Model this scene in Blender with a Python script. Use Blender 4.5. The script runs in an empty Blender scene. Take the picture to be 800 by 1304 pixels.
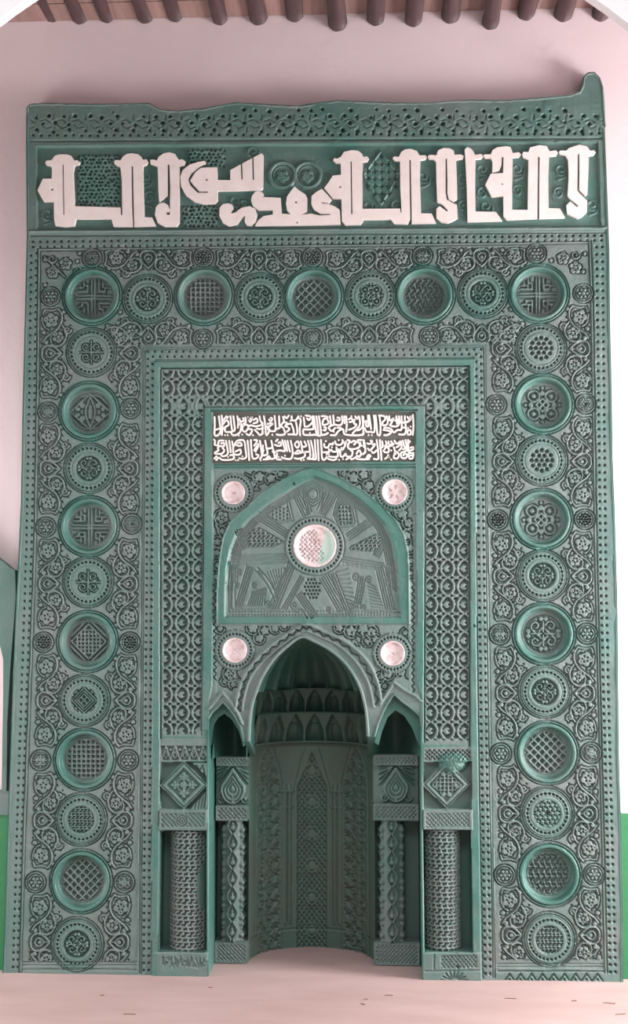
import bpy, math, random
import numpy as np
from mathutils import Matrix, Vector
from mathutils.geometry import tessellate_polygon
random.seed(7); rng = np.random.RandomState(5)
S = bpy.context.scene

# ------------------------------------------------------------------ camera
FPX = 1500.0
R = np.array([[0.998821867866758, 0.004477681840649311, 0.04832004383787979],
              [0.048519367633842424, -0.10988582869577282, -0.9927592737498125],
              [0.0008644278875357581, 0.9939341301198873, -0.10997362296137224]])
u_, s_, vt_ = np.linalg.svd(R); R = u_ @ vt_
CAM = np.array([0.0, -5.2019, 1.42])
cam = bpy.data.objects.new('camera', bpy.data.cameras.new('camera')); S.collection.objects.link(cam)
m4 = np.eye(4); m4[:3, :3] = R; m4[:3, 3] = CAM
cam.matrix_world = Matrix(m4.tolist())
cam.data.sensor_fit = 'VERTICAL'; cam.data.sensor_height = 24.0; cam.data.lens = 24.0*FPX/1304.0
cam.data.clip_end = 100
S.camera = cam
S.view_settings.view_transform = 'Standard'; S.view_settings.look = 'None'
S.view_settings.gamma = 1; S.view_settings.exposure = 0.0

# ------------------------------------------------------------------ light
w = bpy.data.worlds.new('sky'); S.world = w; w.use_nodes = True
w.node_tree.nodes['Background'].inputs[0].default_value = (1.0, 0.965, 0.975, 1)
w.node_tree.nodes['Background'].inputs[1].default_value = 0.52
def area(name, loc, target, sx, sy, power, col):
    l = bpy.data.lights.new(name, 'AREA'); l.shape = 'RECTANGLE'; l.size = sx; l.size_y = sy
    l.energy = power; l.color = col
    o = bpy.data.objects.new(name, l); S.collection.objects.link(o)
    o.location = loc; o.rotation_euler = (Vector(target)-Vector(loc)).to_track_quat('-Z', 'Y').to_euler()
    return o
area('aisle_daylight_or_fill', (4.1, -1.05, 1.5), (0.0, 0.0, 1.3), 1.3, 2.1, 480, (1.0, 0.97, 0.98))  # daylight from the right end of the aisle

area('aisle_daylight_or_fill', (-4.1, -1.05, 1.0), (-0.6, 0.0, 1.0), 1.2, 1.6, 110, (1.0, 0.97, 0.97))  # added fill from an unseen lamp, brightens the left wall
area('outer_fill', (0.0, -5.4, 5.2), (0.0, -1.6, 2.6), 5.0, 1.6, 190, (1, 1, 1))  # added overhead lamp, out of view, keeps the front arch white

# ------------------------------------------------------------------ helpers
PX = 0.00347                                    # one photo pixel on the carved face, in metres
def W(px, py, Y=0.0):
    d = R @ np.array([px-400.0, 652.0-py, -FPX]); t = (Y-CAM[1])/d[1]
    return CAM[0]+t*d[0], CAM[2]+t*d[2]
def W3(px, py, Y=0.0):
    x, z = W(px, py, Y); return (x, Y, z)
def WA(px, py, Y=0.0):
    px = np.asarray(px, float); py = np.asarray(py, float)
    dx = R[0, 0]*(px-400)+R[0, 1]*(652-py)-R[0, 2]*FPX
    dy = R[1, 0]*(px-400)+R[1, 1]*(652-py)-R[1, 2]*FPX
    dz = R[2, 0]*(px-400)+R[2, 1]*(652-py)-R[2, 2]*FPX
    t = (Y-CAM[1])/dy
    return CAM[0]+t*dx, CAM[2]+t*dz

def link(name, me, parent=None, mat=None, label=None, kind=None, smooth=True):
    o = bpy.data.objects.new(name, me); S.collection.objects.link(o)
    if parent is not None: o.parent = parent
    if mat is not None: me.materials.append(mat)
    if smooth: me.polygons.foreach_set('use_smooth', np.ones(len(me.polygons), bool))
    if label: o['label'] = label
    if kind: o['kind'] = kind
    return o
def npmesh(name, V, F, attrs=None):
    V = np.asarray(V, np.float32); F = np.asarray(F, np.int32)
    me = bpy.data.meshes.new(name)
    me.vertices.add(len(V)); me.vertices.foreach_set('co', V.ravel())
    k = F.shape[1]
    me.loops.add(F.size); me.loops.foreach_set('vertex_index', F.ravel())
    me.polygons.add(len(F)); me.polygons.foreach_set('loop_start', np.arange(0, F.size, k, dtype=np.int32))
    me.update(calc_edges=True)
    for n, a in (attrs or {}).items():
        at = me.attributes.new(n, 'FLOAT', 'POINT'); at.data.foreach_set('value', np.asarray(a, np.float32).ravel())
    return me
def pymesh(name, V, F):
    me = bpy.data.meshes.new(name); me.from_pydata([tuple(v) for v in V], [], F); me.update(); return me
def empty(name, loc=(0, 0, 0)):
    o = bpy.data.objects.new(name, None); S.collection.objects.link(o); o.location = loc; return o

# ------------------------------------------------------------------ materials
def mat(name, build):
    m = bpy.data.materials.new(name); m.use_nodes = True
    nt = m.node_tree; b = nt.nodes['Principled BSDF']; build(nt, b, nt.nodes.new, nt.links.new); return m
def noise(nt, scale, detail=4, vec=None, rough=0.55):
    n = nt.nodes.new('ShaderNodeTexNoise'); n.inputs['Scale'].default_value = scale
    n.inputs['Detail'].default_value = detail; n.inputs['Roughness'].default_value = rough
    if vec is None:
        g = nt.nodes.new('ShaderNodeNewGeometry'); vec = g.outputs['Position']
    nt.links.new(vec, n.inputs['Vector']); return n.outputs['Fac']
def ramp(nt, fac, stops):
    r = nt.nodes.new('ShaderNodeValToRGB'); e = r.color_ramp.elements
    while len(e) < len(stops): e.new(0.5)
    for k, (p, c) in enumerate(stops): e[k].position = p; e[k].color = (*c, 1)
    nt.links.new(fac, r.inputs[0]); return r.outputs[0]
def mixc(nt, fac, a, b):
    m = nt.nodes.new('ShaderNodeMix'); m.data_type = 'RGBA'
    for sock, v in ((m.inputs[0], fac), (m.inputs[6], a), (m.inputs[7], b)):
        if isinstance(v, (int, float)): sock.default_value = v
        elif isinstance(v, tuple): sock.default_value = (*v, 1)
        else: nt.links.new(v, sock)
    return m.outputs[2]
def math_(nt, op, a, b):
    m = nt.nodes.new('ShaderNodeMath'); m.operation = op
    for k, v in enumerate((a, b)):
        if isinstance(v, (int, float)): m.inputs[k].default_value = v
        else: nt.links.new(v, m.inputs[k])
    return m.outputs[0]
def bump(nt, b, fac, strength, dist):
    n = nt.nodes.new('ShaderNodeBump'); n.inputs['Strength'].default_value = strength
    n.inputs['Distance'].default_value = dist; nt.links.new(fac, n.inputs['Height']); nt.links.new(n.outputs[0], b.inputs['Normal'])

PAINT = (0.036, 0.115, 0.092); PAINT2 = (0.058, 0.150, 0.121); DUST = (0.128, 0.156, 0.149)
def _green(nt, b, N, L, dustc=DUST):
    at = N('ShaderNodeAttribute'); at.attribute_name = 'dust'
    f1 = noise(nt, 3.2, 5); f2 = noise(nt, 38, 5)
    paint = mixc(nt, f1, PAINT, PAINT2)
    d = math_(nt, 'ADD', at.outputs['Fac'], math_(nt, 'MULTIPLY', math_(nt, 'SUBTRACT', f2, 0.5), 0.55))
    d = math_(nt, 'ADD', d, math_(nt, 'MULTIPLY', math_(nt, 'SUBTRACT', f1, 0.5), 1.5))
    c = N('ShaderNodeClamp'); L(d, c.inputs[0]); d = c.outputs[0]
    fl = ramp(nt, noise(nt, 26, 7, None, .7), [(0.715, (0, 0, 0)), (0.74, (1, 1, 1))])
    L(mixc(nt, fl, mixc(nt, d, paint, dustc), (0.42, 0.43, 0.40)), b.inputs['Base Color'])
    r = N('ShaderNodeMapRange'); L(d, r.inputs[0]); r.inputs[3].default_value = 0.36; r.inputs[4].default_value = 0.62
    L(r.outputs[0], b.inputs['Roughness'])
    b.inputs['Specular IOR Level'].default_value = 0.4
    bump(nt, b, noise(nt, 130, 3), 0.25, 0.004)
M_GREEN = mat('green_painted_plaster', _green)
M_NICHE = mat('dark_niche_plaster', lambda nt, b, N, L: _green(nt, b, N, L, (0.075, 0.085, 0.072)))  # same plaster with a darker brown-green dust colour, for the niche
def _white(nt, b, N, L):
    f = noise(nt, 16, 5)
    L(ramp(nt, f, [(0.3, (0.64, 0.57, 0.54)), (0.6, (0.68, 0.63, 0.60))]), b.inputs['Base Color'])
    b.inputs['Roughness'].default_value = 0.6; bump(nt, b, noise(nt, 90, 3), 0.2, 0.003)
M_WHITE = mat('white_painted_plaster', _white)
def _boss(nt, b, N, L):
    at = N('ShaderNodeAttribute'); at.attribute_name = 'dust'
    f = noise(nt, 45, 4)
    c = ramp(nt, f, [(0.35, (0.42, 0.31, 0.31)), (0.6, (0.56, 0.47, 0.47))])
    L(mixc(nt, at.outputs['Fac'], c, (0.36, 0.48, 0.42)), b.inputs['Base Color'])
    b.inputs['Roughness'].default_value = 0.5
M_BOSS = mat('pink_white_plaster', _boss)
def _wall(nt, b, N, L):
    f = noise(nt, 0.9, 5); g = noise(nt, 30, 4)
    c = ramp(nt, f, [(0.3, (0.58, 0.485, 0.50)), (0.7, (0.66, 0.57, 0.58))])
    L(mixc(nt, math_(nt, 'MULTIPLY', g, 0.25), c, (0.66, 0.52, 0.52)), b.inputs['Base Color'])
    b.inputs['Roughness'].default_value = 0.85; bump(nt, b, noise(nt, 14, 5), 0.25, 0.01)
M_WALL = mat('pinkish_limewash', _wall)
def _floor(nt, b, N, L):
    g = N('ShaderNodeNewGeometry'); mp = N('ShaderNodeMapping'); mp.inputs['Scale'].default_value = (1.0, 3.0, 1); L(g.outputs['Position'], mp.inputs[0])
    f = noise(nt, 1.6, 6, mp.outputs[0]); h = noise(nt, 22, 6, mp.outputs[0], 0.7)
    c = ramp(nt, f, [(0.3, (0.38, 0.262, 0.245)), (0.7, (0.46, 0.335, 0.32))])
    spots = ramp(nt, h, [(0.24, (0.5, 0.5, 0.5)), (0.30, (0, 0, 0))])
    L(mixc(nt, spots, c, (0.20, 0.13, 0.11)), b.inputs['Base Color'])
    b.inputs['Roughness'].default_value = 0.7; bump(nt, b, noise(nt, 60, 4), 0.15, 0.004)
M_FLOOR = mat('pinkish_stone_floor', _floor)
def _wood(c0, c1):
    def f(nt, b, N, L):
        g = N('ShaderNodeNewGeometry'); mp = N('ShaderNodeMapping'); mp.inputs['Scale'].default_value = (14, 1.2, 14); L(g.outputs['Position'], mp.inputs[0])
        n = noise(nt, 2.0, 6, mp.outputs[0], 0.65)
        L(ramp(nt, n, [(0.3, c0), (0.7, c1)]), b.inputs['Base Color']); b.inputs['Roughness'].default_value = 0.6
        bump(nt, b, n, 0.4, 0.01)
    return f
M_POLE = mat('dark_red_brown_wood', _wood((0.030, 0.014, 0.016), (0.07, 0.036, 0.036)))
M_BOARD = mat('light_brown_board', _wood((0.17, 0.10, 0.085), (0.27, 0.17, 0.15)))
def _flat(c, r):
    def f(nt, b, N, L):
        n = noise(nt, 6, 4); L(mixc(nt, n, tuple(0.85*x for x in c), c), b.inputs['Base Color']); b.inputs['Roughness'].default_value = r
    return f
M_ARCH = mat('white_limewash', _flat((0.88, 0.86, 0.88), 0.9))
M_DADO = mat('bright_green_gloss_paint', _flat((0.025, 0.17, 0.065), 0.3))
M_CHIP = mat('chipped_straw_litter', _flat((0.16, 0.09, 0.07), 0.9))
M_TEXTBED = mat('grey_brown_carved_bed', _flat((0.085, 0.088, 0.075), 0.8))

# ------------------------------------------------------------------ relief canvas: heights in pixel units, drawn with strokes
class Canvas:
    def __init__(s, nx, nz, T, sc):
        s.nx, s.nz, s.T, s.sc = nx, nz, T, sc              # T(px,py)->(col,row); sc = cells per px
        s.H = np.zeros((nz+1, nx+1), np.float32); s.clip = None; s.q = None
    def win(s, c0, c1, r0, r1):
        a = max(0, int(c0)-1); b = min(s.nx, int(c1)+2); c = max(0, int(r0)-1); d = min(s.nz, int(r1)+2)
        if a > b or c > d: return None
        cc, rr = np.meshgrid(np.arange(a, b+1, dtype=np.float32), np.arange(c, d+1, dtype=np.float32))
        return (slice(c, d+1), slice(a, b+1)), cc, rr
    def put(s, sl, t, h, g):
        if s.clip is not None:
            X, Y, r = s.clip
            cc, rr = np.meshgrid(np.arange(sl[1].start, sl[1].stop), np.arange(sl[0].start, sl[0].stop))
            t = t*np.clip(r*s.sc-np.hypot(cc-X, rr-Y)+0.5, 0, 1)
        v = s.H[sl]
        if h >= g: s.H[sl] = np.where(t > 0.01, np.maximum(v, g+(h-g)*t), v)
        else: s.H[sl] = np.where(t > 0.01, np.minimum(v, g+(h-g)*t), v)
    def setclip(s, cx, cy, r):
        X, Y = s.T(cx, cy); s.clip = (float(X), float(Y), r)
    def prof(s, d, w, soft):
        return np.clip((w*s.sc/2-d)/(soft*s.sc)+0.5, 0, 1)
    # incised work: every stroke first cuts a groove round itself, then all strokes rise out of the grooves
    def begin(s): s.q = []
    def flush(s, top, gd, gw):
        Q = s.q; s.q = None
        for f, a, h in Q:
            if f == 'line': s.line(a[0], a[1]+2*gw, gd, top, .8)
            elif f == 'ring': s.ring(a[0], a[1], a[2], a[3]+2*gw, gd, top, .8)
            elif f == 'disc': s.disc(a[0], a[1], a[2]+gw, gd, top, .8)
        for f, a, h in Q:
            if f == 'line': s.line(a[0], a[1], h, gd, .9)
            elif f == 'ring': s.ring(a[0], a[1], a[2], a[3], h, gd, .9)
            elif f == 'disc': s.disc(a[0], a[1], a[2], h, gd, .9)
        for f, a, h in Q:
            if f == 'hole': s.disc(a[0], a[1], a[2], h, top, .8)
    def line(s, pts, w=2.0, h=0.0, g=-4.0, soft=1.0, close=False):
        if s.q is not None: s.q.append(('line', (list(pts)+([pts[0]] if close else []), w), h)); return
        P = [tuple(map(float, s.T(*p))) for p in pts]
        if close: P.append(P[0])
        m = (w/2+soft)*s.sc
        for (x0, y0), (x1, y1) in zip(P[:-1], P[1:]):
            r = s.win(min(x0, x1)-m, max(x0, x1)+m, min(y0, y1)-m, max(y0, y1)+m)
            if r is None: continue
            sl, cc, rr = r
            dx, dy = x1-x0, y1-y0; L = dx*dx+dy*dy+1e-9
            t = np.clip(((cc-x0)*dx+(rr-y0)*dy)/L, 0, 1)
            s.put(sl, s.prof(np.hypot(cc-x0-t*dx, rr-y0-t*dy), w, soft), h, g)
    def ring(s, cx, cy, r, w=2.0, h=0.0, g=-4.0, soft=1.0):
        if s.q is not None: s.q.append(('ring', (cx, cy, r, w), h)); return
        X, Y = s.T(cx, cy); m = (r+w/2+soft)*s.sc
        q = s.win(X-m, X+m, Y-m, Y+m)
        if q is None: return
        sl, cc, rr = q
        s.put(sl, s.prof(np.abs(np.hypot(cc-X, rr-Y)-r*s.sc), w, soft), h, g)
    def disc(s, cx, cy, r, h=0.0, g=-4.0, soft=1.0):
        if s.q is not None: s.q.append(('disc' if h > g else 'hole', (cx, cy, r), h)); return
        X, Y = s.T(cx, cy); m = (r+soft)*s.sc
        q = s.win(X-m, X+m, Y-m, Y+m)
        if q is None: return
        sl, cc, rr = q
        s.put(sl, s.prof(np.hypot(cc-X, rr-Y), 2*r, soft), h, g)
    def setdisc(s, cx, cy, r, h):
        X, Y = s.T(cx, cy); m = r*s.sc+1
        q = s.win(X-m, X+m, Y-m, Y+m)
        if q is None: return
        sl, cc, rr = q
        s.H[sl] = np.where(np.hypot(cc-X, rr-Y) <= r*s.sc, h, s.H[sl])
    def polymask(s, poly, centre=False):
        P = [tuple(map(float, s.T(*p))) for p in poly]
        off = 0.5 if centre else 0.0
        shape = (s.nz, s.nx) if centre else (s.nz+1, s.nx+1)
        M = np.zeros(shape, bool)
        xs = [p[0] for p in P]; ys = [p[1] for p in P]
        a = max(0, int(min(xs))-1); b = min(shape[1]-1, int(max(xs))+1); c = max(0, int(min(ys))-1); d = min(shape[0]-1, int(max(ys))+1)
        if a > b or c > d: return M
        cc, rr = np.meshgrid(np.arange(a, b+1)+off, np.arange(c, d+1)+off)
        ins = np.zeros(cc.shape, bool)
        for (x0, y0), (x1, y1) in zip(P, P[1:]+P[:1]):
            if y0 == y1: continue
            k = ((y0 > rr) != (y1 > rr)) & (cc < (x1-x0)*(rr-y0)/(y1-y0)+x0)
            ins ^= k
        M[c:d+1, a:b+1] = ins; return M

def arc(cx, cy, r, a0, a1, n=14, ry=None):
    ry = ry or r
    return [(cx+r*math.cos(math.radians(a0+(a1-a0)*k/n)), cy+ry*math.sin(math.radians(a0+(a1-a0)*k/n))) for k in range(n+1)]
def spiral(cx, cy, r0, r1, a0, turns, n=16):
    return [(cx+(r0+(r1-r0)*k/n)*math.cos(a0+turns*2*math.pi*k/n), cy+(r0+(r1-r0)*k/n)*math.sin(a0+turns*2*math.pi*k/n)) for k in range(n+1)]
def smooth(pts, n=5):
    out = []; P = [pts[0]]+list(pts)+[pts[-1]]
    for i in range(1, len(P)-2):
        p0, p1, p2, p3 = [np.array(q, float) for q in P[i-1:i+3]]
        for k in range(n):
            t = k/n
            out.append(tuple(0.5*((2*p1)+(-p0+p2)*t+(2*p0-5*p1+4*p2-p3)*t*t+(-p0+3*p1-3*p2+p3)*t**3)))
    out.append(tuple(pts[-1])); return out
def leaf(cv, cx, cy, r, rot=0.0, n=5, h=-0.3):
    for k in range(n):
        a = rot+2*math.pi*k/n
        x, y = cx+0.58*r*math.cos(a), cy+0.58*r*math.sin(a)
        cv.disc(x, y, r*0.41, h, -6.0, 0.9)
        if r > 7: cv.disc(cx+0.36*r*math.cos(a+math.pi/n), cy+0.36*r*math.sin(a+math.pi/n), 0.9, -5.5, 0.0, 0.8)
    cv.disc(cx, cy, r*0.36, h, -6.0)
    for k in range(n):
        a = rot+2*math.pi*k/n
        if r > 7 and k % 2: cv.disc(cx+0.66*r*math.cos(a), cy+0.66*r*math.sin(a), 0.6, -2.4, 0.0, 0.8)
def yfret(cv, x0, x1, y0, y1, step=6.4, w=1.9, h=0.0, g=-4.0, arm=3.4):
    j = 0; y = y0+step/2
    while y < y1:
        x = x0+(step/2 if j % 2 else 0)
        while x < x1+1:
            b = math.pi/6 + (0 if j % 2 else math.pi)
            for k in range(3):
                a = b+k*2*math.pi/3
                mx, my = x+arm*0.62*math.cos(a), y+arm*0.62*math.sin(a)
                cv.line([(x, y), (mx, my), (mx+arm*0.5*math.cos(a+1.0), my+arm*0.5*math.sin(a+1.0))], w, h, g, 0.8)
            x += step
        y += step*0.87; j += 1

# patterns that fill a medallion (r = radius, base level b)
def pattern(cv, kind, cx, cy, r, b, g):
    cv.setclip(cx, cy, r)
    T = lambda *p: [(cx+x*r, cy+y*r) for x, y in p]
    lw = max(1.9, r*0.12)
    if kind in ('fret', 'fret2'):
        rot = 0 if kind == 'fret' else 1
        for q in range(4):
            c, s = [(1, 0), (0, 1), (-1, 0), (0, -1)][q]
            f = lambda *p: [(cx+(x*c-y*s)*r, cy+(x*s+y*c)*r) for x, y in p]
            cv.line(f((0, 0.08), (1, 0.08)), lw, b, g, 0.8); cv.line(f((0, -0.08), (1, -0.08)), lw, b, g, 0.8)
            cv.line(f((0.3, 0.3), (1, 0.3)), lw, b, g, 0.8)
            cv.line(f((0.3, 0.3), (0.3, 0.62), (0.5, 0.62), (0.5, 0.85)), lw, b, g, 0.8)
            if rot: cv.line(f((0.52, 0.52), (0.52, 0.3)), lw, b, g, 0.8)
            cv.line(f((0.55, 0.5), (0.85, 0.5)), lw, b, g, 0.8); cv.line(f((0.72, 0.5), (0.72, 0.8)), lw, b, g, 0.8)
    elif kind == 'weave':
        n = 4; st = r/n
        for i in range(-n, n+1):
            cv.line([(cx+i*st, cy-r), (cx+i*st, cy+r)], st*0.42, b, g, 0.8); cv.line([(cx-r, cy+i*st), (cx+r, cy+i*st)], st*0.42, b, g, 0.8)
            for j in range(-n, n+1):
                if (i+j) % 2: cv.disc(cx+i*st, cy+j*st, 1.0, b+1.0, g, 1.0)
    elif kind == 'lattice':
        st = r/3.2
        for a in (math.pi/4, -math.pi/4):
            for i in range(-5, 6):
                ox, oy = -math.sin(a)*i*st, math.cos(a)*i*st
                cv.line([(cx+ox-r*math.cos(a), cy+oy-r*math.sin(a)), (cx+ox+r*math.cos(a), cy+oy+r*math.sin(a))], st*0.38, b, g, 0.8)
        for i in range(-3, 4):
            for j in range(-3, 4): cv.disc(cx+i*st*1.41, cy+j*st*1.41, 1.2, b, g, 0.8)
    elif kind == 'star':
        st = r/3.0
        for a in (0, math.pi/3, -math.pi/3):
            for i in range(-4, 5):
                ox, oy = -math.sin(a)*i*st, math.cos(a)*i*st
                cv.line([(cx+ox-r*math.cos(a), cy+oy-r*math.sin(a)), (cx+ox+r*math.cos(a), cy+oy+r*math.sin(a))], st*0.36, b, g, 0.8)
        cv.disc(cx, cy, r*0.14, g, b)
    elif kind == 'diamond':
        for k in (1.0, 0.74, 0.5):
            cv.line(T((0, -k), (k, 0), (0, k), (-k, 0)), lw, b, g, 0.8, True)
        cv.line(T((-0.22, -0.22), (0.22, 0.22)), lw, b, g, 0.8); cv.line(T((0.22, -0.22), (-0.22, 0.22)), lw, b, g, 0.8)
        for x, y in ((.62, .62), (-.62, .62), (.62, -.62), (-.62, -.62)): cv.line(T((x-.2*np.sign(x)*-1, y), (x, y), (x, y+.2*np.sign(y))), lw, b, g, 0.8)
    elif kind == 'diaweave':
        cv.line(T((0, -.92), (.92, 0), (0, .92), (-.92, 0)), lw, b, g, 0.8, True)
        for i in range(-3, 4):
            for j in range(-3, 4):
                if abs(i)+abs(j) <= 4:
                    x, y = cx+i*r*0.2, cy+j*r*0.2
                    if (i+j) % 2: cv.line([(x-r*.1, y), (x+r*.1, y)], lw*.9, b, g, 0.7)
                    else: cv.line([(x, y-r*.1), (x, y+r*.1)], lw*.9, b, g, 0.7)
        for sx in (-1, 1):
            for sy in (-1, 1): cv.line(T((sx*.2, sy*1.0), (sx*1.0, sy*.2)), lw, b, g, 0.8); cv.line(T((sx*.5, sy*1.0), (sx*1.0, sy*.5)), lw, b, g, 0.8)
    elif kind == 'petal':
        cv.line(smooth(T((0, -.8), (.26, 0), (0, .8)), 6), lw, b, g, 0.8); cv.line(smooth(T((0, -.8), (-.26, 0), (0, .8)), 6), lw, b, g, 0.8)
        cv.line(T((0, -.3), (0, .3)), lw*1.6, b, g, 0.8)
        for sx in (-1, 1):
            for sy in (-1, 1):
                cv.line(smooth(T((0, sy*.95), (sx*.45, sy*.55), (sx*.95, sy*.1)), 6), lw, b, g, 0.8)
                cv.disc(cx+sx*.42*r, cy+sy*.34*r, .17*r, b, g); cv.disc(cx+sx*.68*r, cy+sy*.15*r, .13*r, b, g)
                cv.line(smooth(T((sx*.2, sy*.9), (sx*.6, sy*.75), (sx*.9, sy*.4)), 6), lw, b, g, 0.8)
    elif kind == 'arab':
        for sx in (-1, 1):
            for sy in (-1, 1):
                cv.ring(cx+sx*.46*r, cy+sy*.46*r, .30*r, lw, b, g, 0.8); cv.disc(cx+sx*.46*r, cy+sy*.46*r, .13*r, b, g, 0.8)
                cv.line(T((0, 0), (sx*.28, sy*.28)), lw, b, g, 0.8)
        for x, y in ((0, .62), (0, -.62), (.62, 0), (-.62, 0)):
            cv.disc(cx+x*r, cy+y*r, .15*r, b, g, 0.8); cv.disc(cx+x*1.45*r, cy+y*1.45*r, .1*r, b, g, .8)
        cv.line(T((0, -.35), (.35, 0), (0, .35), (-.35, 0)), lw, b, g, 0.8, True)
    elif kind == 'curl':
        for k in range(4):
            a = math.pi/2*k; d = a+math.pi/4
            cv.line(spiral(cx+.56*r*math.cos(d), cy+.56*r*math.sin(d), .34*r, .10*r, d+2.6, 1.15), lw*1.0, b, g, 0.8)
            cv.line(T((.1*math.cos(a), .1*math.sin(a)), (.62*math.cos(a), .62*math.sin(a))), lw, b, g, 0.8)
            for o in (-.16, .16): cv.disc(cx+.80*r*math.cos(a+o), cy+.80*r*math.sin(a+o), .13*r, b, g, 0.8)
            cv.disc(cx+.36*r*math.cos(a+.35), cy+.36*r*math.sin(a+.35), .07*r, g, b, 0.8)
        cv.ring(cx, cy, r*.98, 1.0, g, b, .8)
    elif kind == 'holes':
        for q, n in ((0.0, 1), (0.42, 6), (0.82, 12)):
            for k in range(n):
                a = 2*math.pi*k/n; cv.disc(cx+q*r*math.cos(a), cy+q*r*math.sin(a), .13*r+0.3, g, b, 0.8)
    elif kind == 'cross4':
        cv.line(T((-1, 0), (1, 0)), lw, b, g, 0.8); cv.line(T((0, -1), (0, 1)), lw, b, g, 0.8)
        for sx in (-1, 1):
            for sy in (-1, 1): cv.line(spiral(cx+sx*.42*r, cy+sy*.42*r, .34*r, .12*r, 0.5, 1.2), lw, b, g, 0.8)
    elif kind == 'yfret': yfret(cv, cx-r, cx+r, cy-r, cy+r, max(5.0, r*0.3), 1.7, b, g, 2.8)
    elif kind == 'flower':
        for k in range(6):
            a = math.pi/3*k; cv.disc(cx+.6*r*math.cos(a), cy+.6*r*math.sin(a), .26*r, b, g, 0.8)
            cv.line(T((0, 0), (.5*math.cos(a), .5*math.sin(a))), lw, b, g, .8)
    cv.clip = None

GROUND = -6.6
def big_med(cv, cx, cy, kind, r=40.0):
    cv.setdisc(cx, cy, r+.6, 0.0)
    X, Y = cv.T(cx, cy); m = (r+1)*cv.sc
    sl, cc, rr = cv.win(X-m, X+m, Y-m, Y+m)
    d = np.hypot(cc-X, rr-Y)/cv.sc
    rin = r-7.6
    # smooth annulus, then a steep-sided bowl with a flat floor
    prof = np.where(d > rin, 0.45+0.0*d,
                    np.maximum(-9.0, 0.45-9.45*np.clip((rin-d)/2.4, 0, 1)))
    cv.H[sl] = np.where(d <= r-4.0, prof, cv.H[sl])
    cv.ring(cx, cy, r-0.2, 1.5, -4.5, 0.0, 0.8); cv.ring(cx, cy, r-3.2, 1.4, -3.6, 0.2, 0.8)
    cv.ring(cx, cy, r-13.0, 1.1, -10.2, -9.0, 0.8)
    cv.setdisc(cx, cy, r-15.2, -9.0)
    cv.begin(); pattern2(cv, kind, cx, cy, r-15.6, -7.8, -12.0); P = cv.q; cv.q = P
    cv.setclip(cx, cy, r-15.2); cv.flush(-9.0, -13.0, 1.3); cv.clip = None
def pattern2(cv, kind, cx, cy, r, b, g):
    pattern(cv, kind, cx, cy, r, b, g)
def mid_med(cv, cx, cy, kind, r=34.0):
    cv.setdisc(cx, cy, r+.4, 0.0)
    cv.ring(cx, cy, r-0.3, 1.5, -4.5, 0.0, 0.8); cv.ring(cx, cy, r-3.0, 1.4, -3.6, 0.1, 0.8); cv.ring(cx, cy, r-5.4, 1.0, -2.0, 0.1, 0.8)
    n = 30
    for k in range(n):
        a = 2*math.pi*k/n; x, y = cx+(r-8.2)*math.cos(a), cy+(r-8.2)*math.sin(a)
        cv.line([(x-.65*math.sin(a), y+.65*math.cos(a)), (x+.65*math.sin(a), y-.65*math.cos(a))], 2.0, -5.5, 0.0, 0.7)
    cv.ring(cx, cy, r-12.0, 0.9, -1.2, 0.0, 0.8)
    cv.begin(); pattern(cv, kind, cx, cy, 16, 0.3, -5.0)
    cv.setclip(cx, cy, 16.4); cv.flush(-0.2, -5.5, 1.2); cv.clip = None
def small_med(cv, cx, cy, kind, r=13.5):
    cv.setdisc(cx, cy, r+.4, -0.1)
    cv.ring(cx, cy, r-0.3, 1.5, -5.0, 0.0, 0.8); cv.ring(cx, cy, r-3.3, 1.4, -4.0, 0.0, 0.8)
    cv.begin(); pattern(cv, kind, cx, cy, r-5.0, 0.0, GROUND)
    cv.setclip(cx, cy, r-4.8); cv.flush(-0.3, -5.5, 1.0); cv.clip = None

# ------------------------------------------------------------------ THE MIHRAB FACE (one relief grid cut into parts)
mih = empty('mihrab', (W(400, 1245)[0], 0, 0))
MX = mih.location.x
CS = 0.0031
X0, Z1 = W(0, 92)[0]-0.02, W(755, 88)[1]+0.02
X1 = W(800, 1250)[0]; Z0 = -0.005
NX = int((X1-X0)/CS)+1; NZ = int((Z1-Z0)/CS)+1
def TF(px, py):
    x, z = WA(px, py); return (x-X0)/CS, (Z1-z)/CS
cv = Canvas(NX, NZ, TF, PX/CS)
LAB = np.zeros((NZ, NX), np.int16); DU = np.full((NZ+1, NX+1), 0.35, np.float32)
parts = {}
def region(poly, name, dust=None, label=None, m=None):
    k = len(parts)+1; parts[k] = (name, label, m)
    LAB[cv.polymask(poly, True)] = k
    if dust is not None: DU[cv.polymask(poly)] = dust
    return k
def ground(poly, h):
    M = cv.polymask(poly); cv.H[M] = h; return M
def disc_region(cx, cy, r, name, label=None, m=None, dust=None):
    return region([(cx+r*math.cos(a), cy+r*math.sin(a)) for a in np.linspace(0, 2*math.pi, 48, endpoint=False)], name, dust, label, m)

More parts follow.
